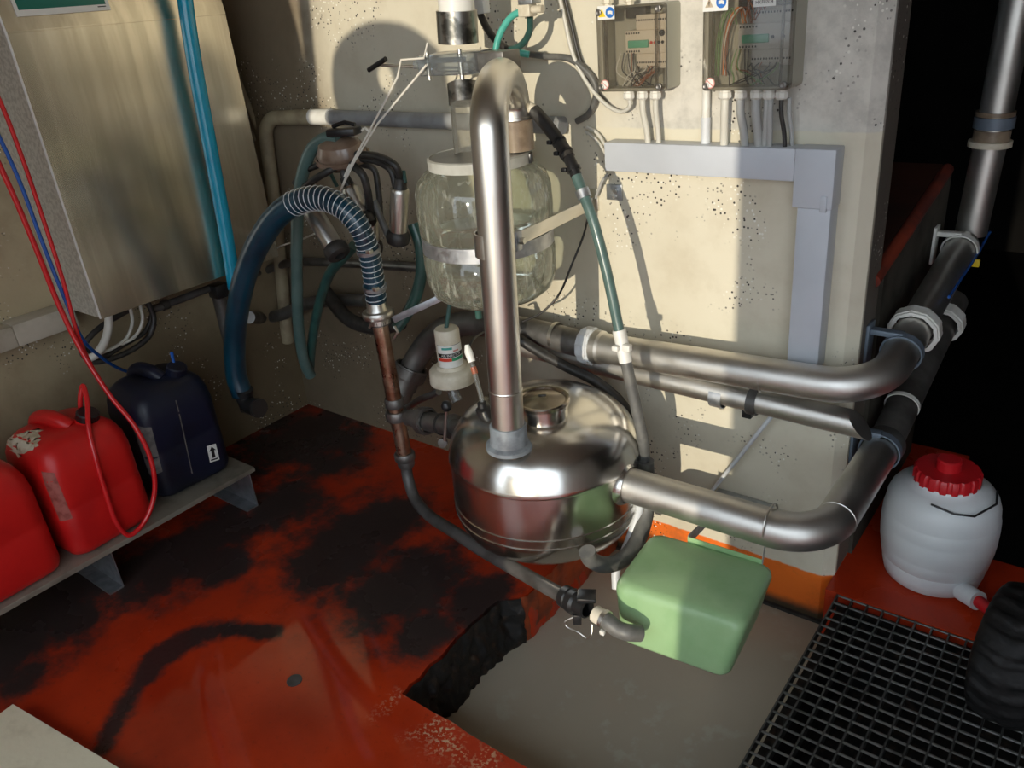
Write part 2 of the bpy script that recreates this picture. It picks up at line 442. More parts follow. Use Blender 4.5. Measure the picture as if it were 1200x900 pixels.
M['wall_left'] = wall_mat('grimy_cream_side_wall', (0.45, 0.36, 0.22), (0.22, 0.155, 0.085), (0.4, 0.4, 0.4), None, False, 0.8)
M['wall_side'] = mat('grey_brown_concrete_edge', (0.30, 0.27, 0.23), 0.8, 0, (0.17, 0.15, 0.12), 12, bmp=0.3)

# ------------------------------------------------------------------ mesh building helpers
ORIG = {}

def frame(d, up=Vector((0, 0, 1))):
    z = Vector(d).normalized()
    if abs(z.dot(up)) > 0.98:
        up = Vector((1, 0, 0))
    x = up.cross(z).normalized()
    y = z.cross(x)
    return x, y, z

def fillet(pts, R, n=10):
    pts = [Vector(p) for p in pts]
    out = [pts[0]]
    for i in range(1, len(pts) - 1):
        a, b, c = pts[i - 1], pts[i], pts[i + 1]
        u = (a - b).normalized()
        v = (c - b).normalized()
        ang = u.angle(v)
        if ang > 3.10:
            out.append(b)
            continue
        d = min(R / math.tan(ang / 2), (a - b).length * 0.95, (c - b).length * 0.95)
        r = d * math.tan(ang / 2)
        cen = b + (u + v).normalized() * (r / math.sin(ang / 2))
        s = b + u * d - cen
        e = b + v * d - cen
        for k in range(n + 1):
            t = k / n
            w = s.angle(e)
            out.append(cen + (s * math.sin((1 - t) * w) + e * math.sin(t * w)) / math.sin(w))
    out.append(pts[-1])
    return out

class MB:
    def __init__(self):
        self.v = []
        self.f = []

    def add(self, verts, faces):
        o = len(self.v)
        self.v.extend(Vector(p) for p in verts)
        self.f.extend(tuple(i + o for i in f) for f in faces)
        return self

    def box(self, c, s, bev=0.0, rot=None, seg=2):
        bm = bmesh.new()
        bmesh.ops.create_cube(bm, size=1.0)
        for v in bm.verts:
            v.co = Vector((v.co.x * s[0], v.co.y * s[1], v.co.z * s[2]))
        if bev:
            bmesh.ops.bevel(bm, geom=list(bm.edges), offset=bev, segments=seg, profile=0.5, affect='EDGES')
        R = Matrix.Identity(3) if rot is None else (Matrix.Rotation(rot, 3, 'Z') if isinstance(rot, float) else rot)
        bm.verts.index_update()
        self.add([R @ v.co + Vector(c) for v in bm.verts], [tuple(v.index for v in f.verts) for f in bm.faces])
        bm.free()
        return self

    def tube(self, pts, r, seg=14, closed=False, caps=True, radii=None):
        pts = [Vector(p) for p in pts]
        q = [pts[0]]
        for p in pts[1:]:
            if (p - q[-1]).length > 1e-5:
                q.append(p)
        pts = q
        n = len(pts)
        tang = []
        for i in range(n):
            if closed:
                t = pts[(i + 1) % n] - pts[i - 1]
            else:
                t = pts[min(i + 1, n - 1)] - pts[max(i - 1, 0)]
            tang.append(t.normalized())
        x, y, _ = frame(tang[0])
        verts = []
        for i in range(n):
            z = tang[i]
            x = (x - z * x.dot(z))
            x = x.normalized() if x.length > 1e-6 else frame(z)[0]
            y = z.cross(x)
            rr = radii[i] if radii else r
            for k in range(seg):
                a = 2 * math.pi * k / seg
                verts.append(pts[i] + x * (rr * math.cos(a)) + y * (rr * math.sin(a)))
        faces = []
        for i in range(n if closed else n - 1):
            j = (i + 1) % n
            for k in range(seg):
                k2 = (k + 1) % seg
                faces.append((i * seg + k, i * seg + k2, j * seg + k2, j * seg + k))
        if caps and not closed:
            faces.append(tuple(range(seg - 1, -1, -1)))
            faces.append(tuple((n - 1) * seg + k for k in range(seg)))
        return self.add(verts, faces)

    def lathe(self, prof, base, axis=(0, 0, 1), seg=40, wob=None):
        x, y, z = frame(axis)
        base = Vector(base)
        verts, rows = [], []
        for r, h in prof:
            if r < 1e-6:
                rows.append([len(verts)])
                verts.append(base + z * h)
            else:
                rows.append(list(range(len(verts), len(verts) + seg)))
                for k in range(seg):
                    a = 2 * math.pi * k / seg
                    rr = r * (wob(a, h) if wob else 1.0)
                    verts.append(base + x * (rr * math.cos(a)) + y * (rr * math.sin(a)) + z * h)
        faces = []
        for A, B in zip(rows, rows[1:]):
            for k in range(seg):
                k2 = (k + 1) % seg
                if len(A) == 1 and len(B) == 1:
                    break
                if len(A) == 1:
                    faces.append((A[0], B[k2], B[k]))
                elif len(B) == 1:
                    faces.append((A[k], A[k2], B[0]))
                else:
                    faces.append((A[k], A[k2], B[k2], B[k]))
        return self.add(verts, faces)

    def loft(self, rings, caps=True):
        n = len(rings[0])
        verts = [p for r in rings for p in r]
        faces = []
        for i in range(len(rings) - 1):
            for k in range(n):
                k2 = (k + 1) % n
                faces.append((i * n + k, i * n + k2, (i + 1) * n + k2, (i + 1) * n + k))
        if caps:
            faces.append(tuple(range(n - 1, -1, -1)))
            faces.append(tuple((len(rings) - 1) * n + k for k in range(n)))
        return self.add(verts, faces)

    def prism(self, poly, o, u, v, d):
        """polygon poly (2-D) in the frame o,u,v pushed along d"""
        o, u, v, d = Vector(o), Vector(u), Vector(v), Vector(d)
        A = [o + u * a + v * b for a, b in poly]
        n = len(A)
        return self.add(A + [p + d for p in A],
                        [tuple(range(n - 1, -1, -1)), tuple(range(n, 2 * n))] + [(k, (k + 1) % n, n + (k + 1) % n, n + k) for k in range(n)])

    def build(self, name, m, parent=None, origin=None, sharp=38, recalc=True):
        if parent is not None:
            org = ORIG[parent.name]
        elif origin is not None:
            org = Vector(origin)
        else:
            xs = [p.x for p in self.v]
            ys = [p.y for p in self.v]
            zs = [p.z for p in self.v]
            org = Vector(((min(xs) + max(xs)) / 2, (min(ys) + max(ys)) / 2, min(zs)))
        me = bpy.data.meshes.new(name)
        me.from_pydata([p - org for p in self.v], [], self.f)
        me.validate()
        if recalc:
            bm = bmesh.new()
            bm.from_mesh(me)
            bmesh.ops.recalc_face_normals(bm, faces=bm.faces)
            bm.to_mesh(me)
            bm.free()
        me.materials.append(m)
        me.shade_smooth()
        me.set_sharp_from_angle(angle=math.radians(sharp))
        o = bpy.data.objects.new(name, me)
        COL.objects.link(o)
        if parent is not None:
            o.parent = parent
        else:
            o.location = org
        ORIG[o.name] = org
        return o

def tag(o, label, cat, group=None):
    o['label'] = label
    o['category'] = cat
    if group:
        o['group'] = group
    return o

def thing(name, label, cat, loc, group=None):
    o = bpy.data.objects.new(name, None)
    o.empty_display_size = 0.05
    COL.objects.link(o)
    o.location = loc
    ORIG[o.name] = Vector(loc)
    return tag(o, label, cat, group)

def structure(o):
    o['kind'] = 'structure'
    return o

def rrect(w, d, r, n=5):
    """rounded rectangle outline, centred"""
    r = min(r, w / 2 - 1e-4, d / 2 - 1e-4)
    out = []
    for cx, cy, a0 in ((w / 2 - r, d / 2 - r, 0), (-w / 2 + r, d / 2 - r, 90), (-w / 2 + r, -d / 2 + r, 180), (w / 2 - r, -d / 2 + r, 270)):
        for k in range(n + 1):
            a = math.radians(a0 + 90 * k / n)
            out.append((cx + r * math.cos(a), cy + r * math.sin(a)))
    return out

def band(mb, c, axis, r, w, t=0.004, seg=32):
    mb.lathe([(r, -w / 2), (r + t, -w / 2), (r + t, w / 2), (r, w / 2)], c, axis, seg)
    return mb

def text_mesh(body, size, o, u, v, n, lift=0.0006):
    cu = bpy.data.curves.new('lettering', 'FONT')
    cu.body = body
    cu.size = size
    cu.align_x = 'CENTER'
    cu.align_y = 'CENTER'
    ob = bpy.data.objects.new('lettering', cu)
    COL.objects.link(ob)
    dg = bpy.context.evaluated_depsgraph_get()
    me = bpy.data.meshes.new_from_object(ob.evaluated_get(dg))
    pts = [(p.co.x, p.co.y) for p in me.vertices]
    faces = [tuple(f.vertices) for f in me.polygons]
    bpy.data.objects.remove(ob)
    bpy.data.meshes.remove(me)
    bpy.data.curves.remove(cu)
    return pts, faces

# ================================================================== the setting
BY = 1.888       # face of the back wall
LX = -2.755      # face of the left wall
PX = -1.235      # left edge of the sump pit
PY = 0.925       # near edge of the sump pit

def jag(y):
    s = 0.0
    if y > 1.33:
        s = min(1.0, (y - 1.33) / 0.05) * 0.05
    return PX + s + 0.016 * (mnoise.noise(Vector((y * 9.0, 3.1, 0))) + 0.6 * mnoise.noise(Vector((y * 31.0, 7.7, 0))))

edge = [PY + (BY - PY) * k / 60 for k in range(61)]
mb = MB()
nearedge = [PX + (2.2 - PX) * k / 60 for k in range(61)]
near = [(x, PY + (0.006 * mnoise.noise(Vector((x * 23.0, 1.0, 4.0))) if 0 < i < 60 else 0)) for i, x in enumerate(nearedge)]
near[0] = (jag(PY), PY)
from mathutils.geometry import tessellate_polygon
poly = [(LX, BY), (LX, -1.0), (2.2, -1.0)] + near[::-1] + [(jag(y), y) for y in edge[1:]]
tri = tessellate_polygon([[Vector((a, b, 0)) for a, b in poly]])
n = len(poly)
mb.add([(a, b, 0.0) for a, b in poly] + [(a, b, -0.3) for a, b in poly], [tuple(t) for t in tri] + [(k, (k + 1) % n, n + (k + 1) % n, n + k) for k in range(n)])
mb.prism([(-0.484, 1.842), (2.2, 1.842), (2.2, 2.20), (-0.22, 2.20), (-0.30, 2.75), (-0.484, 2.75)], (0, 0, -0.30), (1, 0, 0), (0, 1, 0), (0, 0, 0.30))
structure(mb.build('floor', M['floor'], origin=(0, 0, 0)))

mb = MB()
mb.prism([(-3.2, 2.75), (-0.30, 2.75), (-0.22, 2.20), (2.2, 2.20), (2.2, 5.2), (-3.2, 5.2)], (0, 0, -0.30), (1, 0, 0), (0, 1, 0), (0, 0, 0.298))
structure(mb.build('floor_passage', M['passage_dark'], origin=(0, 0, 0)))  # near-black floor put where the passage is only dark

# crumbled face of the pit and its painted far end
def pit_face(y0, y1, name, m, amp):
    mb = MB()
    ny, nzz = int((y1 - y0) / 0.007), 30
    vs, fs = [], []
    for i in range(ny + 1):
        y = y0 + (y1 - y0) * i / ny
        for k in range(nzz + 1):
            t = k / nzz
            q = Vector((y * 24, t * 5.0, 2.0))
            d = amp * (mnoise.noise(q) + 0.6 * mnoise.noise(q * 2.7) + 0.35 * mnoise.noise(q * 6.1))
            x = jag(y) + 0.002 + (PX + 0.045 - jag(y)) * t + d * min(1, t * 6) + amp * 0.6
            vs.append((x, y, 0.001 - 0.29 * t))
    for i in range(ny):
        for k in range(nzz):
            a = i * (nzz + 1) + k
            fs.append((a, a + 1, a + nzz + 2, a + nzz + 1))
    mb.add(vs, fs)
    structure(mb.build(name, m, origin=(0, 0, 0), sharp=60, recalc=False))
pit_face(PY, 1.365, 'trim_1', M['pit_wall'], 0.016)
pit_face(1.365, BY, 'trim_2', M['pit_orange'], 0.004)

mb = MB().box((0.5, 1.4, -0.31), (3.6, 1.0, 0.02))
structure(mb.build('floor_pit', M['pit_wall'], origin=(0, 0, 0)))

mb = MB()
nx, ny = 60, 40
vs = [(PX - 0.03 + 0.82 * i / nx, PY - 0.03 + 1.05 * j / ny, -0.165 + 0.0012 * mnoise.noise(Vector((i * 0.21, j * 0.21, 0)))) for i in range(nx + 1) for j in range(ny + 1)]
fs = [(i * (ny + 1) + j, (i + 1) * (ny + 1) + j, (i + 1) * (ny + 1) + j + 1, i * (ny + 1) + j + 1) for i in range(nx) for j in range(ny)]
w = mb.add(vs, fs).build('dirty_water', M['water'], sharp=180)
tag(w, 'murky grey water lying in the sump pit below the green box', 'water')
w['kind'] = 'stuff'

mb = MB().box((-0.432, 1.37, -0.165), (0.024, 0.93, 0.25))  # added divider and black lining that darken the void under the grating
mb.box((0.6, 1.838, -0.17), (2.1, 0.010, 0.28))
structure(mb.build('trim_pit_dark', M['pit_wall'], origin=(0, 0, 0)))

# back wall, a free end with a chamfered corner on the right
mb = MB()
outline = [(LX - 0.2, BY), (-0.51, BY), (-0.482, BY + 0.022), (-0.482, 2.03), (LX - 0.2, 2.03)]
mb.prism(outline, (0, 0, -0.155), (1, 0, 0), (0, 1, 0), (0, 0, 3.4))
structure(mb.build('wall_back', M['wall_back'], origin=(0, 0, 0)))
mb = MB().box((-1.2, BY + 0.06, -0.24), (1.45, 0.14, 0.17))  # black strip standing in for the dark gap under the wall
structure(mb.build('dark_gap_strip', M['black_rub'], origin=(0, 0, 0)))
mb = MB().box((LX - 0.1, 0.45, 1.5), (0.2, 2.9, 3.4))
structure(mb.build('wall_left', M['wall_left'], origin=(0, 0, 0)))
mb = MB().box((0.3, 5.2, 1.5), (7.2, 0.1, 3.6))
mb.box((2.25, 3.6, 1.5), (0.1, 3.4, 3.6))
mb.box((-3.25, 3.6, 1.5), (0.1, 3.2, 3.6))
structure(mb.build('wall_passage', M['passage_dark'], origin=(0, 0, 0)))
mb = MB().box((2.25, 0.4, 1.5), (0.1, 3.0, 3.6))
structure(mb.build('wall_right', M['wall_side'], origin=(0, 0, 0)))
mb = MB().box((-0.3, 2.0, 3.25), (6.2, 6.5, 0.1))
structure(mb.build('ceiling', M['ceil'], origin=(0, 0, 0)))
# open front of the shed behind the photographer
mb = MB()
mb.box((-2.40, -1.05, 1.5), (0.96, 0.1, 3.4))
mb.box((-0.96, -1.05, 2.85), (1.92, 0.1, 0.7))
mb.box((1.1, -1.05, 3.15), (2.3, 0.1, 0.2))
structure(mb.build('wall_front', M['wall_left'], origin=(0, 0, 0)))
mb = MB().box((0, -9, -0.06), (24, 16, 0.1))
structure(mb.build('floor_yard', M['yard'], origin=(0, 0, 0)))

# added unseen sun blocker outside; its outline shapes the sunlit patch indoors
YW = -3.2
SX, SZ = 0.24 * (BY - YW), 0.125 * (BY - YW)
bay = ([(-3.1, -1.4), (-3.1, 1.8), (-2.41, 1.8)] +
       [(p[0], p[2]) for p in [(-2.364, 1.888, 1.596), (-2.349, 1.888, 1.492), (-2.346, 1.888, 1.385), (-2.347, 1.888, 1.339), (-2.313, 1.888, 1.593)]] +
       [(-2.345, 1.8), (-2.30, 1.8)] +
       [(p[0], p[2]) for p in [(-2.262, 1.888, 1.589), (-2.283, 1.888, 1.447), (-2.306, 1.888, 1.297), (-2.316, 1.888, 1.201), (-2.225, 1.888, 1.192), (-2.217, 1.888, 1.253), (-2.222, 1.888, 1.316), (-2.208, 1.888, 1.382), (-2.186, 1.888, 1.429), (-2.143, 1.888, 1.468), (-2.075, 1.888, 1.497), (-2.021, 1.888, 1.509), (-1.975, 1.888, 1.513), (-1.920, 1.888, 1.509), (-1.867, 1.888, 1.501), (-1.821, 1.888, 1.485), (-1.780, 1.888, 1.462), (-1.732, 1.888, 1.425), (-1.711, 1.888, 1.371), (-1.703, 1.888, 1.251), (-1.668, 1.888, 1.075), (-1.611, 1.888, 0.810), (-1.513, 1.888, 0.534), (-1.390, 1.888, 0.249), (-1.213, 1.888, 0.004)]] +
       [(-1.0, -0.08), (-0.785, -0.08), (-0.785, 1.75), (0.22, 1.75), (0.22, -1.4)])
hc = (-1.963, 1.888, 1.349)
hole = [(hc[0] + 0.036 * math.cos(2 * math.pi * k / 24), hc[2] + 0.043 * math.sin(2 * math.pi * k / 24)) for k in range(24)]
from mathutils.geometry import tessellate_polygon
o2 = [Vector((a + SX, b + SZ, 0)) for a, b in bay]
h2 = [Vector((a + SX, b + SZ, 0)) for a, b in hole]
tris = tessellate_polygon([o2, h2])
allp = o2 + h2
mb = MB()
n = len(allp)
vs = [(p.x, YW, p.y) for p in allp] + [(p.x, YW - 0.03, p.y) for p in allp]
fs = [tuple(t) for t in tris] + [tuple(n + i for i in t) for t in tris]
for a0, cnt in ((0, len(o2)), (len(o2), len(h2))):
    for k in range(cnt):
        i, j = a0 + k, a0 + (k + 1) % cnt
        fs.append((i, j, j + n, i + n))
structure(mb.add(vs, fs).build('wall_sun_blocker', M['yard'], origin=(0, 0, 0)))

# raised cow platform behind the wall end
mb = MB()
mb.prism([(2.03, -0.02), (2.69, -0.02), (2.69, 0.965), (2.03, 0.845)], (-2.6, 0, 0), (0, 1, 0), (0, 0, 1), (2.128, 0, 0))
structure(mb.build('wall_platform', M['platform'], origin=(0, 0, 0)))
mb = MB()
mb.prism([(2.03, 0.845), (2.69, 0.965), (2.69, 0.985), (2.03, 0.867)], (-2.6, 0, 0), (0, 1, 0), (0, 0, 1), (2.10, 0, 0))
structure(mb.build('floor_platform', M['platform_top'], origin=(0, 0, 0)))
mb = MB().tube([(-0.489, 1.995, 0.8436), (-0.486, 2.69, 0.970)], 0.018, 12)
structure(mb.build('trim_4', M['red_edge'], origin=(0, 0, 0)))

# ================================================================== stainless receiver tank
TX, TY = -1.160, 1.50
TR = 0.258
tank = thing('receiver_tank', 'squat round stainless steel milk receiver tank with a hatch on its dome', 'tank', (TX, TY, 0.15))
prof = [(0.0, 0.150), (0.07, 0.153), (0.14, 0.168), (0.20, 0.198), (0.237, 0.232), (0.253, 0.262), (TR, 0.282), (TR, 0.440)]
mb = MB().lathe(prof, (TX, TY, 0), seg=96)
mb.build('shell', M['tank_steel'], tank, sharp=60)
prof = [(TR + 0.001, 0.439), (TR + 0.0025, 0.445), (TR, 0.453), (TR - 0.006, 0.478), (TR - 0.019, 0.506), (TR - 0.042, 0.533), (TR - 0.078, 0.557), (TR - 0.125, 0.574), (0.08, 0.586), (0.0, 0.590)]
MB().lathe(prof, (TX, TY, 0), seg=96).build('dome', M['tank_steel'], tank, sharp=60)
for z in (0.290, 0.317):
    MB().lathe([(TR - 0.001, z - 0.003), (TR + 0.0022, z), (TR - 0.001, z + 0.003)], (TX, TY, 0), seg=96).build('weld_seam', M['tank_steel'], tank)
HX, HY = -1.110, 1.446
MB().lathe([(0.062, 0.560), (0.062, 0.602), (0.066, 0.604), (0.066, 0.614)], (HX, HY, 0), seg=48).build('hatch_collar', M['tank_steel'], tank)
hl = MB().lathe([(0.064, 0.612), (0.069, 0.614), (0.070, 0.622), (0.067, 0.626), (0.061, 0.625), (0.058, 0.621), (0.030, 0.628), (0.012, 0.632), (0.0, 0.632)], (HX, HY, 0), seg=48).build('hatch_lid', M['lid_steel'], tank)
MB().box((HX, HY, 0.633), (0.020, 0.007, 0.003), 0.001, 0.65).build('vent_slot', M['black_pl'], hl)
MB().lathe([(0.075, -0.012), (0.058, 0.0), (0.050, 0.010), (0.048, 0.014)], (-0.907, 1.500, 0.402), (1, 0, 0.02), 40).build('outlet_collar', M['tank_steel'], tank)

# probe with an orange ring on the left shoulder of the dome
pb = thing('level_probe', 'clear level probe with an orange ring, white tip and black knob, beside the injector', 'probe', (-1.262, 1.390, 0.562))
MB().lathe([(0.020, -0.01), (0.022, 0.0), (0.022, 0.012), (0.014, 0.018), (0.012, 0.03), (0.0, 0.03)], (-1.262, 1.390, 0.572), (-0.12, -0.1, 1), 10).build('knob', M['black_pl'], pb)
MB().tube([(-1.263, 1.391, 0.59), (-1.326, 1.430, 0.703)], 0.0065, 12).build('glass_tube', M['acryl'], pb)
MB().tube([(-1.307, 1.421, 0.661), (-1.315, 1.425, 0.677)], 0.0078, 12).build('orange_ring', M['orange_print'], pb)
MB().tube([(-1.320, 1.428, 0.690), (-1.333, 1.433, 0.715), (-1.339, 1.437, 0.732)], 0.01, 12, radii=[0.010, 0.011, 0.006]).build('white_tip', M['sign_white'], pb)
MB().tube(catmull([(-1.333, 1.435, 0.724), (-1.341, 1.460, 0.732), (-1.392, 1.550, 0.709), (-1.410, 1.620, 0.697)]), 0.003, 8).build('probe_wire', M['black_rub'], pb)

# ================================================================== riser with its U bend
r0 = Vector((-1.121, 1.311, 0.552))
r1 = Vector((-1.104, 1.330, 1.289))
j0 = Vector((-1.305, 1.679, 1.185))
riser = thing('riser_pipe', 'tall shiny steel pipe bent over in a U from tank to glass jar', 'pipe', r0)
top_z = 1.385
pts = [r0 + (r1 - r0) * (k / 6) for k in range(7)]
cA = pts[-1]
cB = Vector((j0.x, j0.y, cA.z))
mid = (cA + cB) / 2
half = (cB - cA) / 2
arc = []
for k in range(1, 24):
    t = math.pi * k / 24
    arc.append(mid - half * math.cos(t) + Vector((0, 0, (top_z - cA.z) * math.sin(t))))
jt = Vector((j0.x, j0.y, 1.265))
MB().tube(pts + arc + [cB, jt], 0.040, 32).build('pipe', M['steel'], riser, sharp=60)
dirv = (r1 - r0).normalized()
p = r0 + dirv * 0.155
MB().lathe([(0.0398, -0.003), (0.0412, -0.001), (0.0412, 0.001), (0.0398, 0.003)], p, dirv, 40).build('weld_ring', M['steel'], riser)
p = Vector((-1.119, 1.328, 1.060))
MB().lathe([(0.0395, -0.026), (0.0440, -0.026), (0.0440, 0.026), (0.0395, 0.026)], p, dirv, 40).build('clamp_band', M['steel'], riser)
MB().lathe([(0.058, -0.032), (0.058, -0.022), (0.048, -0.016), (0.0455, 0.0), (0.0455, 0.030), (0.043, 0.034), (0.040, 0.034)], r0 + dirv * 0.027, dirv, 40).build('rubber_boot', M['boot_rub'], riser)
cpl = MB().lathe([(0.041, 0.005), (0.044, 0.005), (0.044, 0.078), (0.041, 0.080)], j0, (0, 0, 1), 36)
cpl.build('coupling', M['brown_plastic'], riser)
MB().lathe([(0.0405, 0.080), (0.046, 0.081), (0.046, 0.086), (0.0405, 0.087)], j0, (0, 0, 1), 36).build('coupling_rim', M['steel'], riser)

arm = thing('jar_bracket', 'flat steel bracket arm running from the riser clamp to the wall', 'bracket', (-1.220, 1.870, 1.007))
a0, a1 = Vector((-1.116, 1.390, 1.047)), Vector((-1.209, 1.870, 1.013))
d = (a1 - a0)
x, y, z = frame(d, Vector((0, 0, 1)))
R = Matrix((x, y, z)).transposed()
MB().box((a0 + a1) / 2, (0.005, 0.032, d.length), 0.001, R).build('strap', M['steel'], arm)
MB().box(a0 + z * 0.012 - x * 0.006, (0.012, 0.046, 0.030), 0.003, R).build('bolt_tab', M['galv'], arm)
MB().lathe([(0.0, 0.012), (0.008, 0.012), (0.008, 0.0), (0.0, 0.0)], a0 + z * 0.012 - x * 0.012, -x, 6).build('bolt', M['steel'], arm)
MB().box((-1.212, 1.884, 1.019), (0.03, 0.008, 0.06), 0.002).build('wall_foot', M['steel'], arm)

# ================================================================== glass jar
JX, JY = -1.392, 1.628
jar = thing('glass_jar', 'big milk-streaked glass receiver jar with steel band and lid on the back wall', 'jar', (JX, JY, 0.79))
jr = 0.180
prof = [(0.0, 0.795), (0.09, 0.797), (0.140, 0.806), (0.166, 0.826), (0.178, 0.860), (jr, 0.90), (jr, 0.938), (jr - 0.008, 0.945), (jr - 0.008, 0.985), (jr, 0.992), (jr + 0.002, 1.05),
        (jr, 1.10), (0.170, 1.130), (0.150, 1.150), (0.134, 1.160), (0.128, 1.168)]
MB().lathe(prof, (JX, JY, 0), seg=72).build('glass', M['glass'], jar, sharp=75)
MB().lathe([(0.172, 0.946), (0.179, 0.946), (0.179, 0.984), (0.172, 0.984)], (JX, JY, 0), seg=64).build('steel_band', M['galv'], jar)
MB().lathe([(0.130, 1.160), (0.136, 1.160), (0.137, 1.185), (0.131, 1.188), (0.130, 1.184)], (JX, JY, 0), seg=64).build('lid_ring', M['ring_grey'], jar)
MB().lathe([(0.131, 1.176), (0.131, 1.186), (0.05, 1.190), (0.0, 1.190)], (JX, JY, 0), seg=64).build('lid', M['lid_grey'], jar)
q = Vector((JX + 0.137 * math.cos(0.35), JY + 0.137 * math.sin(0.35), 1.172))
MB().box(q, (0.012, 0.022, 0.026), 0.003, 0.35).build('lid_clip', M['black_pl'], jar)
MB().tube([(JX - 0.02, JY - 0.05, 0.80), (JX - 0.02, JY - 0.05, 0.745)], 0.010, 12).build('drain_stub', M['dteal'], jar)

# ================================================================== white down pipe, clear tube and slide valve over the jar
C0 = Vector((-1.410, 1.606, 1.188))
C1 = Vector((-1.447, 1.655, 1.355))
C2 = Vector((-1.446, 1.655, 1.456))
C3 = Vector((-1.431, 1.655, 1.659))
ct = thing('clear_tube', 'scratched clear acrylic tube standing on the jar lid', 'tube', C0)
MB().tube([C0, C0.lerp(C1, 0.72)], 0.037, 32, caps=False).build('tube_wall', M['acryl'], ct)
dv = (C1 - C0).normalized()
MB().tube([C0.lerp(C1, 0.72), C1], 0.040, 32).build('steel_collar', M['dirty_steel'], ct)
wp = thing('white_pipe', 'white plastic down pipe above the clear tube', 'pipe', C2)
dv2 = (C3 - C2).normalized()
MB().tube([C2 + dv2 * 0.06, C3], 0.0445, 32).build('pipe', M['pvc'], wp)
MB().tube([C2 + dv2 * -0.004, C2 + dv2 * 0.07], 0.051, 32).build('steel_sleeve', M['dirty_steel'], wp)
sv = thing('slide_valve', 'clear slide valve block between white pipe and clear tube, with a thin lever', 'valve', C1)
mid = (C1 + C2) / 2
MB().box(mid + Vector((-0.015, 0, 0.000)), (0.17, 0.11, 0.050), 0.006).build('block', M['acryl_block'], sv)
MB().box(mid + Vector((-0.015, -0.058, 0.012)), (0.165, 0.006, 0.012), 0.001).build('top_flange', M['acryl_block'], sv)
for dx in (-0.07, 0.04):
    MB().tube([mid + Vector((dx, -0.045, -0.035)), mid + Vector((dx, -0.045, 0.035))], 0.006, 10).build('bolt', M['steel'], sv)
lv = MB().tube([mid + Vector((-0.10, -0.02, -0.006)), (-1.708, 1.600, 1.413)], 0.004, 10).build('lever', M['steel'], sv)
MB().tube([(-1.727, 1.600, 1.400), (-1.656, 1.600, 1.426)], 0.0065, 10).build('lever_knob', M['black_pl'], lv)
MB().box(Vector((-1.546, 1.630, 1.407)), (0.075, 0.014, 0.020), 0.002).build('slide_arm', M['acryl_block'], sv)
MB().box(mid + Vector((0.105, 0.02, 0.0)), (0.09, 0.07, 0.045), 0.003).build('side_bracket', M['shadow_steel'], sv)

st = thing('string', 'thin white string tied from the slide valve down to the milking cluster', 'string', (-1.893, 1.560, 1.068))
MB().tube([(-1.500, 1.600, 1.459), (-1.504, 1.585, 1.425), (-1.580, 1.580, 1.424), (-1.596, 1.575, 1.384), (-1.687, 1.560, 1.279), (-1.803, 1.550, 1.158), (-1.870, 1.540, 1.069)], 0.0028, 8).build('strand', M['rope'], st)
MB().tube([(-1.503, 1.590, 1.409), (-1.593, 1.575, 1.338), (-1.684, 1.560, 1.266), (-1.791, 1.550, 1.163), (-1.865, 1.540, 1.074)], 0.0028, 8).build('strand', M['rope'], st)
for k, (a, b) in enumerate(((430, 161), (408, 199))):
    MB().tube([(-1.711, 1.556, 1.246), (-1.729, 1.556, 1.257), (-1.744, 1.556, 1.250)] if k == 0 else [(-1.808, 1.548, 1.156), (-1.836, 1.545, 1.121)], 0.0036, 8).build('knot', M['rope'], st)

# ================================================================== outlet pipe of the tank and the pipes on the back wall
def pipe(name, label, pts, r, m, R=None, rings=(), group=None, seg=28, n=12):
    path = fillet(pts, R, n) if R else pts
    t = thing(name, label, 'pipe', pts[0], group)
    MB().tube(path, r, seg).build('pipe', m, t, sharp=60)
    for p, dr, w, ex, nm, mm in rings:
        MB().lathe([(r - 0.0005, -w / 2), (r + ex, -w / 2 + 0.001), (r + ex, w / 2 - 0.001), (r - 0.0005, w / 2)], p, dr, 36).build(nm, mm, t)
    return t

def nut(mb, p, dr, r, w, lugs=8):
    def wob(a, h):
        return 1.0 + (0.035 if math.sin(lugs * a) > 0.4 else 0.0)
    return mb.lathe([(r * 0.80, -w * 0.7), (r * 0.94, -w * 0.7), (r * 0.95, -w / 2), (r, -w / 2), (r, w / 2), (r * 0.95, w / 2), (r * 0.93, w * 0.7), (r * 0.80, w * 0.7)], p, dr, 64, wob)

oA = Vector((-0.907, 1.500, 0.402))
oB = Vector((-0.423, 1.500, 0.428))
oB = Vector((-0.413, 1.5, 0.408))
out = pipe('outlet_pipe', 'thick steel pipe leaving the tank side and turning back round the wall end',
           [oA, oB, (-0.413, 1.98, 0.410)], 0.045, M['pipe_steel'], 0.11,
           [(Vector((-0.528, 1.500, 0.419)), (1, 0, 0.02), 0.005, 0.0012, 'weld_ring', M['pipe_steel']),
            ((-0.413, 1.60, 0.4085), (0, 1, 0), 0.005, 0.0012, 'weld_ring', M['pipe_steel'])])
MB().lathe([(0.044, -0.02), (0.051, -0.018), (0.052, 0.02), (0.044, 0.022)], (-0.413, 1.97, 0.410), (0, 1, 0), 36).build('end_sleeve', M['dark_pipe'], out)

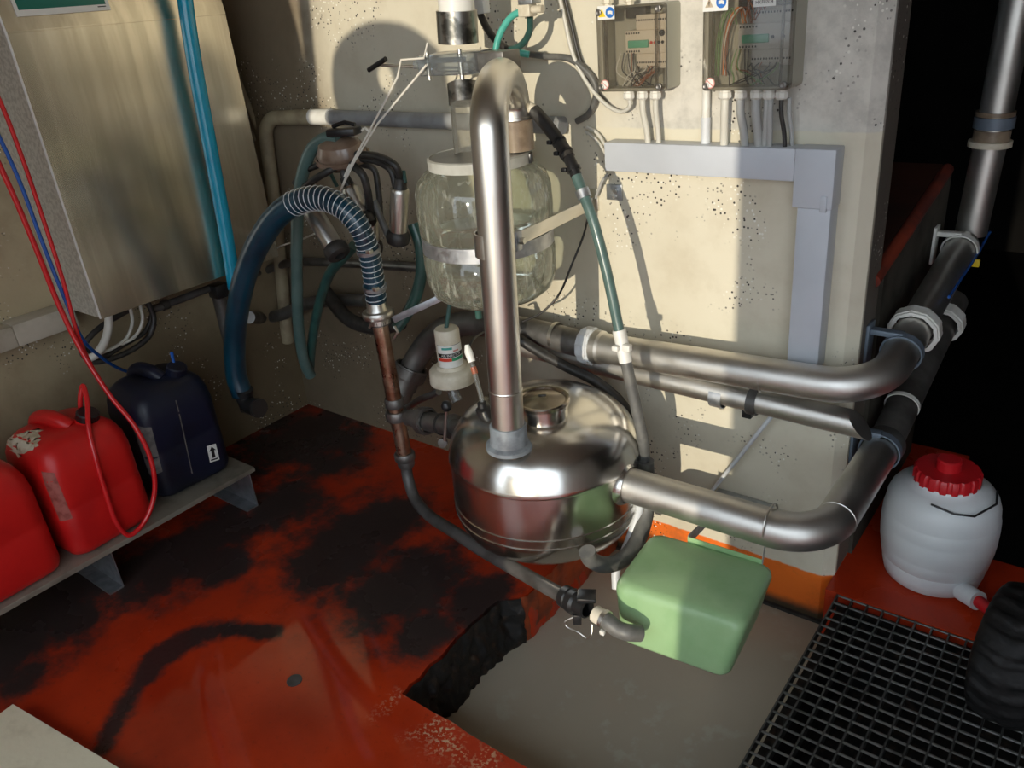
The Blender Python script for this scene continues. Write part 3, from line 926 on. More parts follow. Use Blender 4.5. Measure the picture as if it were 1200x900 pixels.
uY = 1.79
uL = Vector((-1.609, 1.790, 0.619)); uR = Vector((-0.484, 1.790, 0.650))
u0 = Vector((-1.191, 1.790, 0.619)); u1 = Vector((-0.554, 1.790, 0.645))
ud = (u1 - u0).normalized()
back_z = 0.80
up = pipe('milk_pipe', 'upper thick steel pipe along the wall, bending round the wall end with union nuts',
          [u0, u1 + ud * (-0.40 - u1.x) / ud.x, (-0.40, 2.60, 0.775)], 0.043, M['pipe_steel'], 0.13,
          [(Vector((-0.671, 1.790, 0.636)), ud, 0.005, 0.0012, 'weld_ring', M['pipe_steel'])])
nn = nut(MB(), u0 + ud * 0.004, ud, 0.054, 0.028, 12).build('union_nut', M['grey_pl'], up)
MB().lathe([(0.042, 0.02), (0.049, 0.02), (0.049, 0.045), (0.043, 0.052)], u0, ud, 36).build('union_ferrule', M['pipe_steel'], up)
bd = (Vector((-0.40, 2.60, 0.775)) - Vector((-0.40, 1.79, 0.645))).normalized()
nut(MB(), Vector((-0.40, 2.095, 0.694)), bd, 0.061, 0.030, 10).build('union_nut', M['white_pl'], up)

# its feed, curving down on the left to a dark union
f1 = Vector((-1.191, 1.790, 0.619)) - ud * 0.012
lp = thing('feed_pipe', 'steel pipe behind the riser that curves down left to a union', 'pipe', (-1.900, 1.740, 0.439))
path = [f1, Vector((-1.405, 1.790, 0.626))] + [(-1.609, 1.790, 0.616), (-1.723, 1.790, 0.588), (-1.811, 1.785, 0.537), (-1.868, 1.770, 0.475), (-1.901, 1.740, 0.413), (-1.923, 1.710, 0.345), (-1.932, 1.670, 0.274)]
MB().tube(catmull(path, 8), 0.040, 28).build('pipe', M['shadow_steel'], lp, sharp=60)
pu, pd_ = Vector((-1.907, 1.740, 0.402)), (Vector((-1.923, 1.710, 0.345)) - Vector((-1.888, 1.765, 0.454))).normalized()
nut(MB(), pu, pd_, 0.060, 0.032, 6).build('union_nut', M['shadow_steel'], lp)
MB().lathe([(0.040, 0.02), (0.047, 0.022), (0.047, 0.06), (0.040, 0.062)], pu, pd_, 32).build('ferrule', M['shadow_steel'], lp)
band(MB(), Vector((-1.304, 1.790, 0.628)), ud, 0.0402, 0.012, 0.0012).build('glint_band', M['steel'], lp)  # bright band standing in for a white reflection on the pipe

lY = 1.815
l0, l1 = Vector((-1.497, 1.815, 0.559)), Vector((-0.447, 1.815, 0.544))
ld = (l1 - l0).normalized()
low = thing('lower_pipe', 'lower thinner steel pipe on the wall with a slanted mitred open end', 'pipe', l0)
mbx = MB().tube([l0, l0.lerp(l1, 0.5), l1], 0.033, 32, caps=False)
for v in mbx.v[64:]:
    v += ld * (0.030 * (-(v - l1).z / 0.033) + 0.01)
for v in list(mbx.v):
    pass
k = len(mbx.v)
mbx.f.append(tuple(range(64, 96)))
mbx.build('pipe', M['pipe_steel'], low, sharp=60)
band(MB(), Vector((-0.798, 1.815, 0.542)), ld, 0.0332, 0.034, 0.003).build('strap_clamp', M['galv'], low)
band(MB(), Vector((-0.701, 1.815, 0.545)), ld, 0.0332, 0.024, 0.004).build('black_clamp', M['dark_pipe'], low)
MB().box(Vector((-0.716, 1.815, 0.508)), (0.026, 0.03, 0.024), 0.003).build('clamp_bolt', M['black_pl'], low)
MB().tube([Vector((-0.798, 1.815, 0.516)), Vector((-0.818, 1.880, 0.465))], 0.008, 10).build('clamp_stud', M['steel'], low)

# continuation under the upper pipe, behind the wall end
rear = pipe('return_pipe', 'dark steel pipe running back under the upper pipe along the platform',
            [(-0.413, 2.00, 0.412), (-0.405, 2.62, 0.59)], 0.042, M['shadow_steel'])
rd = Vector((0.008, 0.60, 0.175)).normalized()
nut(MB(), Vector((-0.4065, 2.50, 0.565)), rd, 0.060, 0.034, 10).build('union_nut', M['white_pl'], rear)
band(MB(), Vector((-0.4115, 2.13, 0.457)), rd, 0.0422, 0.012, 0.003).build('clamp_band', M['white_pl'], rear)

def clampb(name, label, c, r, wall_x, dr, mm):
    t = thing(name, label, 'bracket', c, 'brackets holding the pipes at the wall end')
    band(MB(), c, dr, r + 0.001, 0.022, 0.004).build('band', mm, t)
    w = c[0] - wall_x
    MB().box((wall_x + w / 2, c[1], c[2] + r), (w, 0.026, 0.014), 0.002).build('arm', mm, t)
    MB().box((wall_x + 0.004, c[1], c[2] + 0.01), (0.008, 0.05, 0.11), 0.002).build('wall_plate', mm, t)
    return t
M['clamp_blue'] = mat('blue_grey_clamp', (0.17, 0.21, 0.26), 0.5, 0.3)
clampb('pipe_bracket', 'blue grey bracket clamping the bend of the upper pipe', (-0.40, 1.98, 0.677), 0.045, -0.482, bd, M['clamp_blue'])
t = clampb('pipe_bracket', 'blue grey bracket behind the mitred pipe end, holding the outlet pipe', (-0.413, 1.945, 0.410), 0.047, -0.482, (0, 1, 0), M['clamp_blue'])
clampb('pipe_bracket', 'pale bracket gripping the far end of the upper pipe below the standing pipe', (-0.40, 2.56, 0.769), 0.045, -0.471, bd, M['white_pl'])

# standing pipe at the far right
sp0 = Vector((-0.385, 2.66, 0.76))
s1 = Vector((-0.392, 2.660, 0.822)); s2 = Vector((-0.380, 2.660, 1.084)); s3 = Vector((-0.370, 2.660, 1.539))
sp = thing('standing_pipe', 'upright steel pipe with tan and blue clamps in the dark passage', 'pipe', s1)
MB().tube([s1 - (s2 - s1).normalized() * 0.03, s2, s3], 0.043, 28).build('pipe', M['pipe_steel'], sp, sharp=60)
sd = (s3 - s2).normalized()
for px_, mm, r_, w_ in (((-0.380, 2.660, 1.112), M['clamp_blue'], 0.052, 0.03), ((-0.381, 2.660, 1.077), M['brown_plastic'], 0.047, 0.03), ((-0.382, 2.660, 1.054), M['cream_pl'], 0.056, 0.016), ((-0.380, 2.660, 1.135), M['brown_plastic'], 0.050, 0.012)):
    MB().lathe([(0.042, -w_ / 2), (r_, -w_ / 2), (r_, w_ / 2), (0.042, w_ / 2)], px_, sd, 32).build('clamp_ring', mm, sp)
bt = MB().tube(catmull([(-0.352, 2.721, 0.784), (-0.352, 2.562, 0.764), (-0.352, 2.364, 0.757), (-0.352, 2.207, 0.751)]), 0.004, 8).build('blue_air_line', M['blue_tube'])
tag(bt, 'thin blue air line tied along the far end of the upper pipe', 'tube')
yl = MB().box((-0.368, 2.660, 0.704), (0.024, 0.01, 0.024), 0.003).build('yellow_tag', M['yellow'])
tag(yl, 'small yellow tag hanging under the pipe bracket in the dark', 'tag')

# ================================================================== valve on the left of the tank
vz = (-1.496, 1.500, 0.418)[2]
vA, vB = Vector((-1.457, 1.470, 0.437)), Vector((-1.684, 1.500, 0.395))
vd = (vB - vA).normalized()
vL = (vB - vA).length
bv = thing('ball_valve', 'small steel ball valve with a black ball lever on the tank left side', 'valve', vA)
MB().lathe([(0.024, -0.04), (0.024, 0.0), (0.036, 0.002), (0.038, 0.012), (0.030, 0.016), (0.030, vL * 0.55), (0.026, vL * 0.57), (0.026, vL * 0.98), (0.0, vL * 0.98)], vA, vd, 32).build('body', M['shadow_steel'], bv)
nut(MB(), vA + vd * vL * 0.62, vd, 0.042, 0.026, 6).build('union_nut', M['shadow_steel'], bv)
band(MB(), vA + vd * vL * 0.25, vd, 0.029, 0.008, 0.004).build('clamp_ring', M['black_rub'], bv)
hnd = MB().tube([(-1.455, 1.420, 0.417), (-1.444, 1.420, 0.465), (-1.431, 1.420, 0.523)], 0.0045, 10).build('lever', M['steel'], bv)
MB().lathe([(0.0, -0.016), (0.010, -0.013), (0.0155, -0.003), (0.0155, 0.004), (0.010, 0.013), (0.0, 0.016)], (-1.429, 1.420, 0.535), (0, 0, 1), 18).build('lever_ball', M['black_pl'], hnd)
MB().lathe([(0.0, -0.006), (0.014, -0.005), (0.014, 0.005), (0.005, 0.006), (0.0, 0.006)], (-1.464, 1.420, 0.407), (0.5, -1, 0.2), 18).build('handle_nut', M['shadow_steel'], bv)

# ================================================================== drain line: clamp, stained pipe, bend, coupling
D = [(-1.744, 1.500, 0.719), (-1.741, 1.500, 0.600), (-1.733, 1.500, 0.500), (-1.729, 1.500, 0.396), (-1.730, 1.500, 0.223)]
dr = thing('drain_pipe', 'thin stained brown steel pipe dropping beside the tank and sweeping under it', 'pipe', (-1.730, 1.500, 0.223))
s0 = Vector((-1.741, 1.500, 0.731)); s1_ = Vector((-1.729, 1.500, 0.230))
MB().tube([s0, s0.lerp(s1_, 0.5), s1_], 0.024, 24).build('upper_pipe', M['rusty_pipe'], dr)
swp = [s1_] + [Vector(p) for p in [(-1.720, 1.490, 0.166), (-1.675, 1.465, 0.116), (-1.570, 1.420, 0.115), (-1.426, 1.370, 0.143), (-1.268, 1.325, 0.163), (-1.065, 1.270, 0.196), (-0.906, 1.225, 0.226)]]
MB().tube(catmull(swp, 8), 0.0185, 22).build('lower_pipe', M['dark_pipe'], dr, sharp=60)
dd = (s1_ - s0).normalized()
for q_, r_, w_, nm, mm in ((468, 0.031, 0.016, 'collar', M['shadow_steel']), (483, 0.036, 0.016, 'collar', M['shadow_steel']), (534, 0.034, 0.014, 'collar', M['shadow_steel']), (541, 0.028, 0.018, 'collar', M['shadow_steel'])):
    p = s0.lerp(s1_, (q_ - 368) / 170.0)
    MB().lathe([(0.018, -w_), (r_ * 0.9, -w_), (r_, -w_ * 0.6), (r_, w_ * 0.6), (r_ * 0.9, w_), (0.018, w_)], p, dd, 28).build(nm, mm, dr)
cl = thing('pipe_clamp', 'bright steel clamp joining the ribbed blue hose to the brown drain pipe', 'clamp', (-1.744, 1.500, 0.719))
p = Vector((-1.741, 1.500, 0.731))
MB().lathe([(0.024, -0.030), (0.033, -0.028), (0.033, -0.012), (0.045, -0.010), (0.047, -0.006), (0.047, 0.006), (0.045, 0.010), (0.033, 0.012), (0.030, 0.022), (0.028, 0.046)], p, -dd, 40).build('ferrule', M['steel'], cl)
MB().lathe([(0.026, -0.034), (0.033, -0.032), (0.033, -0.018), (0.026, -0.016)], p, -dd, 32).build('lower_ring', M['shadow_steel'], cl)
MB().tube([(-1.721, 1.455, 0.726), (-1.737, 1.455, 0.704)], 0.004, 8).build('wing_screw', M['steel'], cl)
MB().tube([(-1.656, 1.480, 0.714), (-1.646, 1.480, 0.697), (-1.670, 1.480, 0.669)], 0.004, 8).build('clamp_lever', M['steel'], cl)
ra = thing('support_arm', 'thin flat grey arm from the hose clamp to the glass jar base', 'bracket', (-1.676, 1.500, 0.730))
a0, a1 = Vector((-1.667, 1.490, 0.728)), Vector((-1.520, 1.560, 0.799))
d = a1 - a0
x, y, z = frame(d)
MB().box((a0 + a1) / 2, (0.006, 0.020, d.length), 0.001, Matrix((x, y, z)).transposed()).build('arm', M['galv'], ra)

# black cam coupling and grey hose bend at the green box
cc = thing('cam_coupling', 'black cam coupling with wire clip joining the drain pipe to the green box hose', 'coupling', (-0.857, 1.215, 0.230))
k0, k1 = Vector((-0.917, 1.228, 0.227)), Vector((-0.811, 1.205, 0.236))
kd = (k1 - k0).normalized()
MB().lathe([(0.018, -0.012), (0.027, -0.010), (0.028, 0.008), (0.024, 0.012), (0.030, 0.016), (0.031, 0.034), (0.025, 0.040), (0.023, 0.070), (0.018, 0.072)], k0, kd, 28).build('body', M['black_pl'], cc)
MB().box(k0 + kd * 0.058 + Vector((0.004, 0.01, 0.028)), (0.045, 0.040, 0.012), 0.003, 0.5).build('ear', M['black_pl'], cc)
MB().box(k0 + kd * 0.050 + Vector((0.0, -0.02, -0.026)), (0.020, 0.012, 0.030), 0.003, 0.5).build('ear', M['black_pl'], cc)
MB().tube(catmull([(-0.875, 1.200, 0.209), (-0.900, 1.190, 0.187), (-0.896, 1.190, 0.175), (-0.861, 1.190, 0.173), (-0.838, 1.190, 0.167), (-0.825, 1.190, 0.184), (-0.828, 1.200, 0.206)], 6), 0.0018, 6).build('wire_clip', M['steel'], cc)
gh = thing('grey_hose', 'short bent grey hose with hose clip entering the green box', 'hose', (-0.778, 1.200, 0.230))
hp = catmull([(-0.821, 1.207, 0.237), (-0.784, 1.200, 0.237), (-0.758, 1.200, 0.227), (-0.736, 1.205, 0.224), (-0.717, 1.230, 0.211)], 8)
MB().tube(hp, 0.0195, 22).build('hose', M['grey_rub'], gh)
MB().tube(hp[:7], 0.0205, 22).build('collar', M['cream_pl'], gh)
hc_ = band(MB(), Vector((-0.793, 1.202, 0.237)), hp[8] - hp[5], 0.0200, 0.010, 0.003).build('hose_clip', M['steel'], gh)
MB().box((-0.790, 1.185, 0.213), (0.012, 0.010, 0.012), 0.002).build('clip_screw', M['white_pl'], hc_)

# ================================================================== blue suction hose over the cluster
hz = [Vector(p) for p in [(-2.356, 1.360, 0.381), (-2.363, 1.360, 0.452), (-2.327, 1.365, 0.585), (-2.263, 1.370, 0.716), (-2.190, 1.385, 0.842), (-2.096, 1.400, 0.952), (-1.993, 1.420, 1.038), (-1.903, 1.435, 1.074), (-1.820, 1.445, 1.082), (-1.755, 1.455, 1.058), (-1.719, 1.465, 1.011), (-1.711, 1.478, 0.944), (-1.722, 1.490, 0.864), (-1.736, 1.498, 0.775)]]
hose = thing('suction_hose', 'thick dark blue hose arching over the milking cluster, ribbed with wire on its right half', 'hose', (-2.356, 1.360, 0.381))
hpath = catmull(hz, 10)
rad = []
for i in range(len(hpath)):
    t = i / (len(hpath) - 1)
    rad.append(0.036 if t < 0.5 else 0.036 - 0.006 * min(1, (t - 0.5) / 0.3))
MB().tube(hpath, 0.036, 26, radii=rad).build('hose', M['blue_hose'], hose, sharp=70)
# coil
cs = int(len(hpath) * 0.50)
pts = []
sub = hpath[cs:]
sr = rad[cs:]
acc = 0
xx = None
turns = 30
tot = len(sub) - 1
for i in range(turns * 14 + 1):
    t = i / (turns * 14) * tot
    k = min(int(t), tot - 1)
    p = sub[k].lerp(sub[k + 1], t - k)
    zt = (sub[min(k + 2, tot)] - sub[max(k - 1, 0)]).normalized()
    if xx is None:
        xx = frame(zt)[0]
    xx = (xx - zt * xx.dot(zt)).normalized()
    yy = zt.cross(xx)
    a = 2 * math.pi * i / 14
    rr = sr[k] + 0.0008
    pts.append(p + xx * rr * math.cos(a) + yy * rr * math.sin(a))
MB().tube(pts, 0.0015, 5).build('coil_wire', M['wire'], hose, sharp=80)
for fr in (0.86, 0.965):
    i = int(fr * (len(hpath) - 1))
    hb = band(MB(), hpath[i], hpath[min(i + 2, len(hpath) - 1)] - hpath[i - 2], rad[i] + 0.002, 0.012, 0.003).build('hose_clip', M['galv'], hose)
    MB().box(hpath[i] + Vector((0.028, -0.022, 0.004)), (0.016, 0.016, 0.012), 0.002).build('clip_screw', M['steel'], hb)
el = [(-2.337, 1.360, 0.406), (-2.346, 1.360, 0.370), (-2.327, 1.355, 0.350), (-2.254, 1.350, 0.357)]
MB().tube(catmull(el, 8), 0.030, 22, radii=None).build('elbow', M['black_pl'], hose)
p = Vector((-2.265, 1.350, 0.355))
MB().lathe([(0.024, -0.004), (0.034, -0.004), (0.034, 0.008), (0.027, 0.008), (0.024, -0.003)], p, Vector(el[3]) - Vector(el[2]), 24).build('elbow_mouth', M['black_pl'], hose)

# ================================================================== milking cluster hanging on the string
clu = thing('milking_cluster', 'milking cluster with smoked claw and shiny teat cups hanging on white string', 'milking machine', (-1.903, 1.600, 1.111))
cw = Vector((-1.896, 1.600, 1.169))
def ell(a, h):
    return 1.0 + 0.12 * math.cos(2 * a)
MB().lathe([(0.0, 0.052), (0.030, 0.050), (0.055, 0.038), (0.066, 0.015), (0.068, -0.004), (0.060, -0.022), (0.045, -0.036), (0.0, -0.042)], cw, (0.15, -0.25, 1), 36, ell).build('claw_bowl', M['claw'], clu)
MB().lathe([(0.069, 0.002), (0.075, 0.0), (0.075, -0.012), (0.069, -0.014)], cw, (0.15, -0.25, 1), 36, ell).build('claw_rim', M['claw'], clu)
MB().box(Vector((-1.870, 1.600, 1.237)), (0.09, 0.06, 0.022), 0.006, 0.4).build('claw_cap', M['black_pl'], clu)
MB().tube([(-1.903, 1.590, 1.252), (-1.859, 1.600, 1.263), (-1.829, 1.610, 1.255)], 0.006, 10).build('hook', M['black_pl'], clu)
def cup(p0, p1, r=0.024):
    p0, p1 = Vector(p0), Vector(p1)
    L = (p1 - p0).length
    s = MB().lathe([(0.0, 0.0), (r * 0.82, 0.0), (r * 0.95, 0.004), (r, 0.012), (r, L - 0.006), (r * 0.95, L), (0.0, L)], p0, p1 - p0, 28).build('teat_cup_shell', M['steel'], clu)
    d = (p1 - p0).normalized()
    MB().lathe([(r * 0.9, L - 0.004), (r * 1.22, L + 0.004), (r * 1.35, L + 0.018), (r * 1.25, L + 0.034), (r * 0.95, L + 0.040), (r * 0.55, L + 0.040), (r * 0.5, L + 0.010)], p0, d, 24).build('liner_mouth', M['black_rub'], clu)
    MB().lathe([(r * 0.6, -0.030), (r * 0.7, -0.004), (r * 0.9, 0.004)], p0, d, 20).build('liner_tail', M['black_rub'], clu)
cup((-1.673, 1.600, 1.087), (-1.707, 1.600, 0.959), 0.0265)
cup((-1.986, 1.520, 1.024), (-1.887, 1.500, 0.924), 0.0290)
cup((-1.866, 1.580, 1.082), (-1.819, 1.570, 1.005), 0.0265)
cup((-1.816, 1.600, 0.998), (-1.828, 1.600, 0.918), 0.0245)
for s_, m_, r_ in (([(-1.820, 1.590, 1.176), (-1.715, 1.580, 1.175), (-1.662, 1.585, 1.150), (-1.669, 1.600, 1.107), (-1.674, 1.600, 1.082)], 'black_rub', 0.0105), ([(-1.813, 1.600, 1.162), (-1.744, 1.600, 1.155), (-1.700, 1.600, 1.134), (-1.690, 1.600, 1.086)], 'black_rub', 0.010),
              ([(-1.878, 1.570, 1.151), (-1.892, 1.540, 1.137), (-1.953, 1.520, 1.108), (-2.021, 1.520, 1.069)], 'black_rub', 0.0105), ([(-1.942, 1.580, 1.151), (-1.980, 1.570, 1.141), (-2.055, 1.570, 1.117), (-2.107, 1.570, 1.081)], 'black_rub', 0.009),
              ([(-1.875, 1.580, 1.146), (-1.868, 1.570, 1.119), (-1.858, 1.570, 1.088)], 'black_rub', 0.0105), ([(-1.827, 1.570, 1.151), (-1.775, 1.560, 1.126), (-1.777, 1.570, 1.075), (-1.804, 1.590, 1.006)], 'black_rub', 0.0115),
              ([(-1.843, 1.610, 1.144), (-1.792, 1.620, 1.130), (-1.786, 1.620, 1.076), (-1.796, 1.620, 0.986)], 'black_rub', 0.009), ([(-1.791, 1.600, 1.043), (-1.774, 1.600, 0.993), (-1.748, 1.600, 0.932)], 'grey_rub', 0.011),
              ([(-1.660, 1.610, 1.133), (-1.650, 1.600, 1.101)], 'dteal', 0.006), ([(-1.967, 1.600, 1.118), (-1.968, 1.620, 1.070)], 'dteal', 0.006)):
    MB().tube(catmull(s_, 8), r_, 14).build('short_tube', M[m_], clu)

# ================================================================== air injector
IX = Vector((-1.527, 1.560, 0.529))
inj = thing('air_injector', 'cream white air injector with printed label left of the riser pipe', 'injector', IX)
tilt = Vector((0.0, 0.0, 1))
MB().lathe([(0.0, 0.0), (0.064, 0.001), (0.069, 0.004), (0.067, 0.040), (0.062, 0.046), (0.046, 0.050), (0.044, 0.060), (0.0, 0.060)], IX, tilt, 48).build('base', M['cream_pl'], inj)
for a in (-2.2, -1.2, -0.3, 0.8, 1.9, 2.9):
    MB().lathe([(0.0035, 0.0), (0.0035, 0.004), (0.0, 0.004)], IX + Vector((0.053 * math.cos(a), 0.053 * math.sin(a), 0.043)), tilt, 10).build('screw', M['shadow_steel'], inj)
MB().lathe([(0.037, 0.05), (0.037, 0.13), (0.0365, 0.132), (0.0365, 0.166), (0.033, 0.172), (0.0, 0.174)], IX, tilt, 48).build('body', M['cream_pl'], inj)
ca = math.atan2(-IX.y, -IX.x) + 0.12
def wrap(mb, pts, faces, r, zc, a0=0.0, flip=False):
    vs = []
    for a_, b_ in pts:
        th = ca + a0 + a_ / r
        vs.append((IX.x + r * math.cos(th), IX.y + r * math.sin(th), IX.z + zc + b_))
    return mb.add(vs, faces)
def strip(w, h, n=16):
    pts = [(-w / 2 + w * k / n, s * h / 2) for k in range(n + 1) for s in (-1, 1)]
    return pts, [(2 * k, 2 * k + 2, 2 * k + 3, 2 * k + 1) for k in range(n)]
lab = wrap(MB(), *strip(0.088, 0.074), 0.0374, 0.094).build('label', M['sign_white'], inj)
for h_, z_, w_, a_, mm in ((0.012, 0.099, 0.088, 0, 'black_print'), (0.010, 0.086, 0.044, -0.58, 'red_print'), (0.010, 0.086, 0.044, 0.58, 'green_print'), (0.0012, 0.130, 0.088, 0, 'black_print'), (0.0012, 0.058, 0.088, 0, 'black_print'),
                       (0.007, 0.121, 0.032, -0.30, 'teal_print'), (0.005, 0.112, 0.018, 0.42, 'pink_print')):
    wrap(MB(), *strip(w_, h_, 10), 0.0377, z_, a_).build('label_print', M[mm], lab)
tp, tf = text_mesh('AIR INJECTOR', 0.0098, None, None, None, None)
wrap(MB(), tp, tf, 0.0381, 0.099).build('lettering', M['sign_white'], lab, recalc=False)
MB().tube([IX + Vector((0.0, 0, 0.17)), (-1.514, 1.580, 0.786)], 0.0065, 12).build('air_tube', M['dteal'], inj)
MB().tube(catmull([IX + Vector((0, 0, 0.0)), IX + Vector((0.004, -0.01, -0.03)), IX + Vector((0.02, -0.015, -0.055))], 6), 0.018, 16).build('clear_neck', M['acryl'], inj)
ip = MB().tube([(-1.635, 1.600, 0.451), (-1.747, 1.620, 0.388), (-1.904, 1.660, 0.279)], 0.011, 14).build('thin_pipe', M['shadow_steel'])
tag(ip, 'thin grey pipe slanting left under the air injector', 'pipe')

# ================================================================== electric boxes on the back wall
def elbox(lab, X0, X1, Z0, Z1, second):
    Y0 = 1.80
    t = thing('control_box', lab, 'electrical box', ((X0 + X1) / 2, BY, Z0), 'clear fronted electrical boxes on the back wall')
    w, h = X1 - X0, Z1 - Z0
    cx, cz = (X0 + X1) / 2, (Z0 + Z1) / 2
    mb = MB()
    rr = rrect(w, h, 0.008, 3)
    ri = rrect(w - 0.010, h - 0.010, 0.005, 3)
    def ring(o, y):
        return [Vector((cx + a, y, cz + b)) for a, b in o]
    mb.loft([ring(rr, BY - 0.001), ring(rr, 1.822), ring(ri, 1.822), ring(ri, BY - 0.012)], caps=False)
    k = len(rr)
    mb.f.append(tuple(range(3 * k, 4 * k)))
    mb.build('housing', M['box_back'], t, sharp=30)
    mb = MB()
    mb.loft([ring(rr, 1.8215), ring(rr, 1.804), ring(rrect(w - 0.006, h - 0.006, 0.008, 3), Y0)], caps=False)
    mb.f.append(tuple(2 * k + i for i in range(k)))
    lid = mb.build('clear_lid', M['smoke'], t, sharp=30)
    for sx in (-1, 1):
        for sz in (-1, 1):
            p = (cx + sx * (w / 2 - 0.011), Y0 + 0.002, cz + sz * (h / 2 - 0.011))
            MB().lathe([(0.0075, -0.002), (0.0075, 0.006), (0.005, 0.007), (0.0, 0.005)], p, (0, -1, 0), 14).build('lid_screw', M['shadow_steel'], t)
    for sx in (-1, 1):
        MB().box((cx + sx * (w / 2 - 0.022), Y0 + 0.0095, cz), (0.003, 0.012, h - 0.02)).build('lid_rib', M['smoke'], t)
    def slab(name, x, z, ww, hh, y, m, d=0.03):
        return MB().box((x, y + d / 2, z), (ww, d, hh), 0.002).build(name, m, t)
    mm = M['module_grey'] if second else M['module']
    zt = Z0 + 0.200
    def X(f): return X0 + w * f
    slab('terminal_row', X(0.735), Z0 + 0.150, w * 0.47, 0.034, 1.835, mm, 0.045)
    slab('controller_module', X(0.665), Z0 + 0.108, w * 0.61, 0.052, 1.828, mm, 0.055)
    slab('terminal_row', X(0.735), Z0 + 0.065, w * 0.47, 0.034, 1.835, mm, 0.045)
    slab('relay_block', X(0.45), Z0 + 0.172, w * 0.3, 0.024, 1.85, M['black_rub'], 0.03)
    gt = slab('green_terminal', X(0.56), Z0 + 0.104, w * 0.30, 0.017, 1.822, M['green_term'], 0.008)
    for r_ in (0.155, 0.062):
        for i in range(14):
            MB().box((X(0.52 + 0.032 * i), 1.8345, Z0 + r_), (0.0028, 0.002, 0.004)).build('terminal_screw', M['black_print'], t)
    for i in range(6):
        for z_ in (0.128, 0.088):
            MB().box((X(0.385 + 0.036 * i), 1.8275, Z0 + z_), (0.003, 0.002, 0.004)).build('terminal_screw', M['black_print'], t)
    for i in range(4 if not second else 2):
        MB().lathe([(0.0035, 0), (0.0035, 0.003), (0, 0.003)], (X(0.75 + (0.055 if not second else 0.12) * i), 1.8278, Z0 + 0.106), (0, -1, 0), 12).build('indicator_light', M['red_print'] if (not second and i < 2) else M['black_print'], t)
    if not second:
        MB().lathe([(0.007, 0), (0.007, 0.004), (0.004, 0.004), (0.004, 0.001), (0, 0.001)], (X(0.91), 1.8278, Z0 + 0.126), (0, -1, 0), 18).build('dial', M['black_print'], t)
    rnd = random.Random(5 if second else 3)
    cols = ['green', 'black', 'orange', 'brown', 'white', 'green', 'black', 'black']
    for i in range(30 if second else 20):
        yy = 1.815 + rnd.random() * 0.02
        if second and i < 9:
            x0_ = X(0.10 + 0.02 * i)
            pp = [(x0_, yy, Z0 + 0.03), (x0_ + 0.004 * rnd.uniform(-1, 1), yy, Z0 + 0.09), (x0_ + 0.012, yy, Z0 + 0.145), (X(0.22 + 0.03 * i), yy, Z0 + 0.168), (X(0.24 + 0.035 * i), yy + 0.01, Z0 + 0.135)]
            cc_ = ['green', 'green', 'green', 'green', 'orange', 'orange', 'white', 'brown', 'brown'][i]
        elif second and i < 15:
            a = X(0.40) + rnd.uniform(0, 0.03)
            pp = [(a, yy, Z0 + 0.14), (a + rnd.uniform(-.01, .02), yy - 0.004, Z0 + 0.175), (a + rnd.uniform(0, .03), yy, Z0 + 0.19), (a + 0.02, yy, Z0 + 0.16)]
            cc_ = ['brown', 'orange', 'brown', 'brown', 'white', 'brown'][i - 9]
        else:
            a = X(0.26 + 0.60 * rnd.random())
            b = X(0.25 + 0.55 * rnd.random())
            pp = [(a, yy, Z0 + (0.085 if a < X(0.5) else 0.055)), (a + rnd.uniform(-.01, .01), yy - 0.006, Z0 + 0.045), ((a + b) / 2, yy - 0.004, Z0 + 0.02 + rnd.random() * 0.018), (b, yy, Z0 + 0.010)]
            cc_ = rnd.choice(['black', 'black', 'black', 'white' if not second else 'black', 'green' if second else 'white', 'brown'])
        MB().tube(catmull(pp, 6), 0.0014, 6).build('wire', M['wires'][cc_], t)
    # stickers
    def flat(name, poly, x, z, y, m, par, s=1.0):
        mb = MB()
        mb.prism([(a * s, b * s) for a, b in poly], (x, y, z), (1, 0, 0), (0, 0, 1), (0, 0.0006, 0))
        return mb.build(name, m, par, sharp=30)
    def circ(r, n=24):
        return [(r * math.cos(2 * math.pi * k / n), r * math.sin(2 * math.pi * k / n)) for k in range(n)]
    sx_, sz_ = X0 + (0.031 if not second else 0.030), Z0 + (0.178 if not second else 0.182)
    ww, hh = (0.046, 0.030) if not second else (0.058, 0.034)
    s = flat('warning_sticker', [(-ww / 2, -hh / 2), (ww / 2, -hh / 2), (ww / 2, hh / 2), (-ww / 2, hh / 2)], sx_, sz_, Y0 - 0.0012, M['sign_white'], t)
    tri = [(-0.0095, -0.008), (0.0095, -0.008), (0, 0.0095)]
    tm = flat('warning_triangle', tri, sx_ - ww * 0.24, sz_ - 0.001, Y0 - 0.0020, M['yellow'] if not second else M['paper'], s)
    flat('exclamation_mark', [(-0.0008, -0.003), (0.0008, -0.003), (0.0012, 0.004), (-0.0012, 0.004)], sx_ - ww * 0.24, sz_ - 0.001, Y0 - 0.0026, M['black_print'], s)
    flat('exclamation_dot', circ(0.0009, 8), sx_ - ww * 0.24, sz_ - 0.0056, Y0 - 0.0026, M['black_print'], s)
    flat('mandatory_disc', circ(0.0118), sx_ + ww * 0.24, sz_, Y0 - 0.0020, M['blue_print'], s)
    flat('book_pictogram', [(-0.006, -0.004), (0.001, -0.003), (0.007, -0.005), (0.007, 0.002), (0.001, 0.004), (-0.006, 0.003)], sx_ + ww * 0.24, sz_, Y0 - 0.0026, M['sign_white'], s)
    px_, pz_ = X0 + 0.021, Z0 + 0.017
    s2 = flat('prohibition_sticker', circ(0.0115), px_, pz_, Y0 - 0.0012, M['pink_print'], t)
    flat('sticker_ground', circ(0.0092), px_, pz_, Y0 - 0.0018, M['sign_white'], s2)
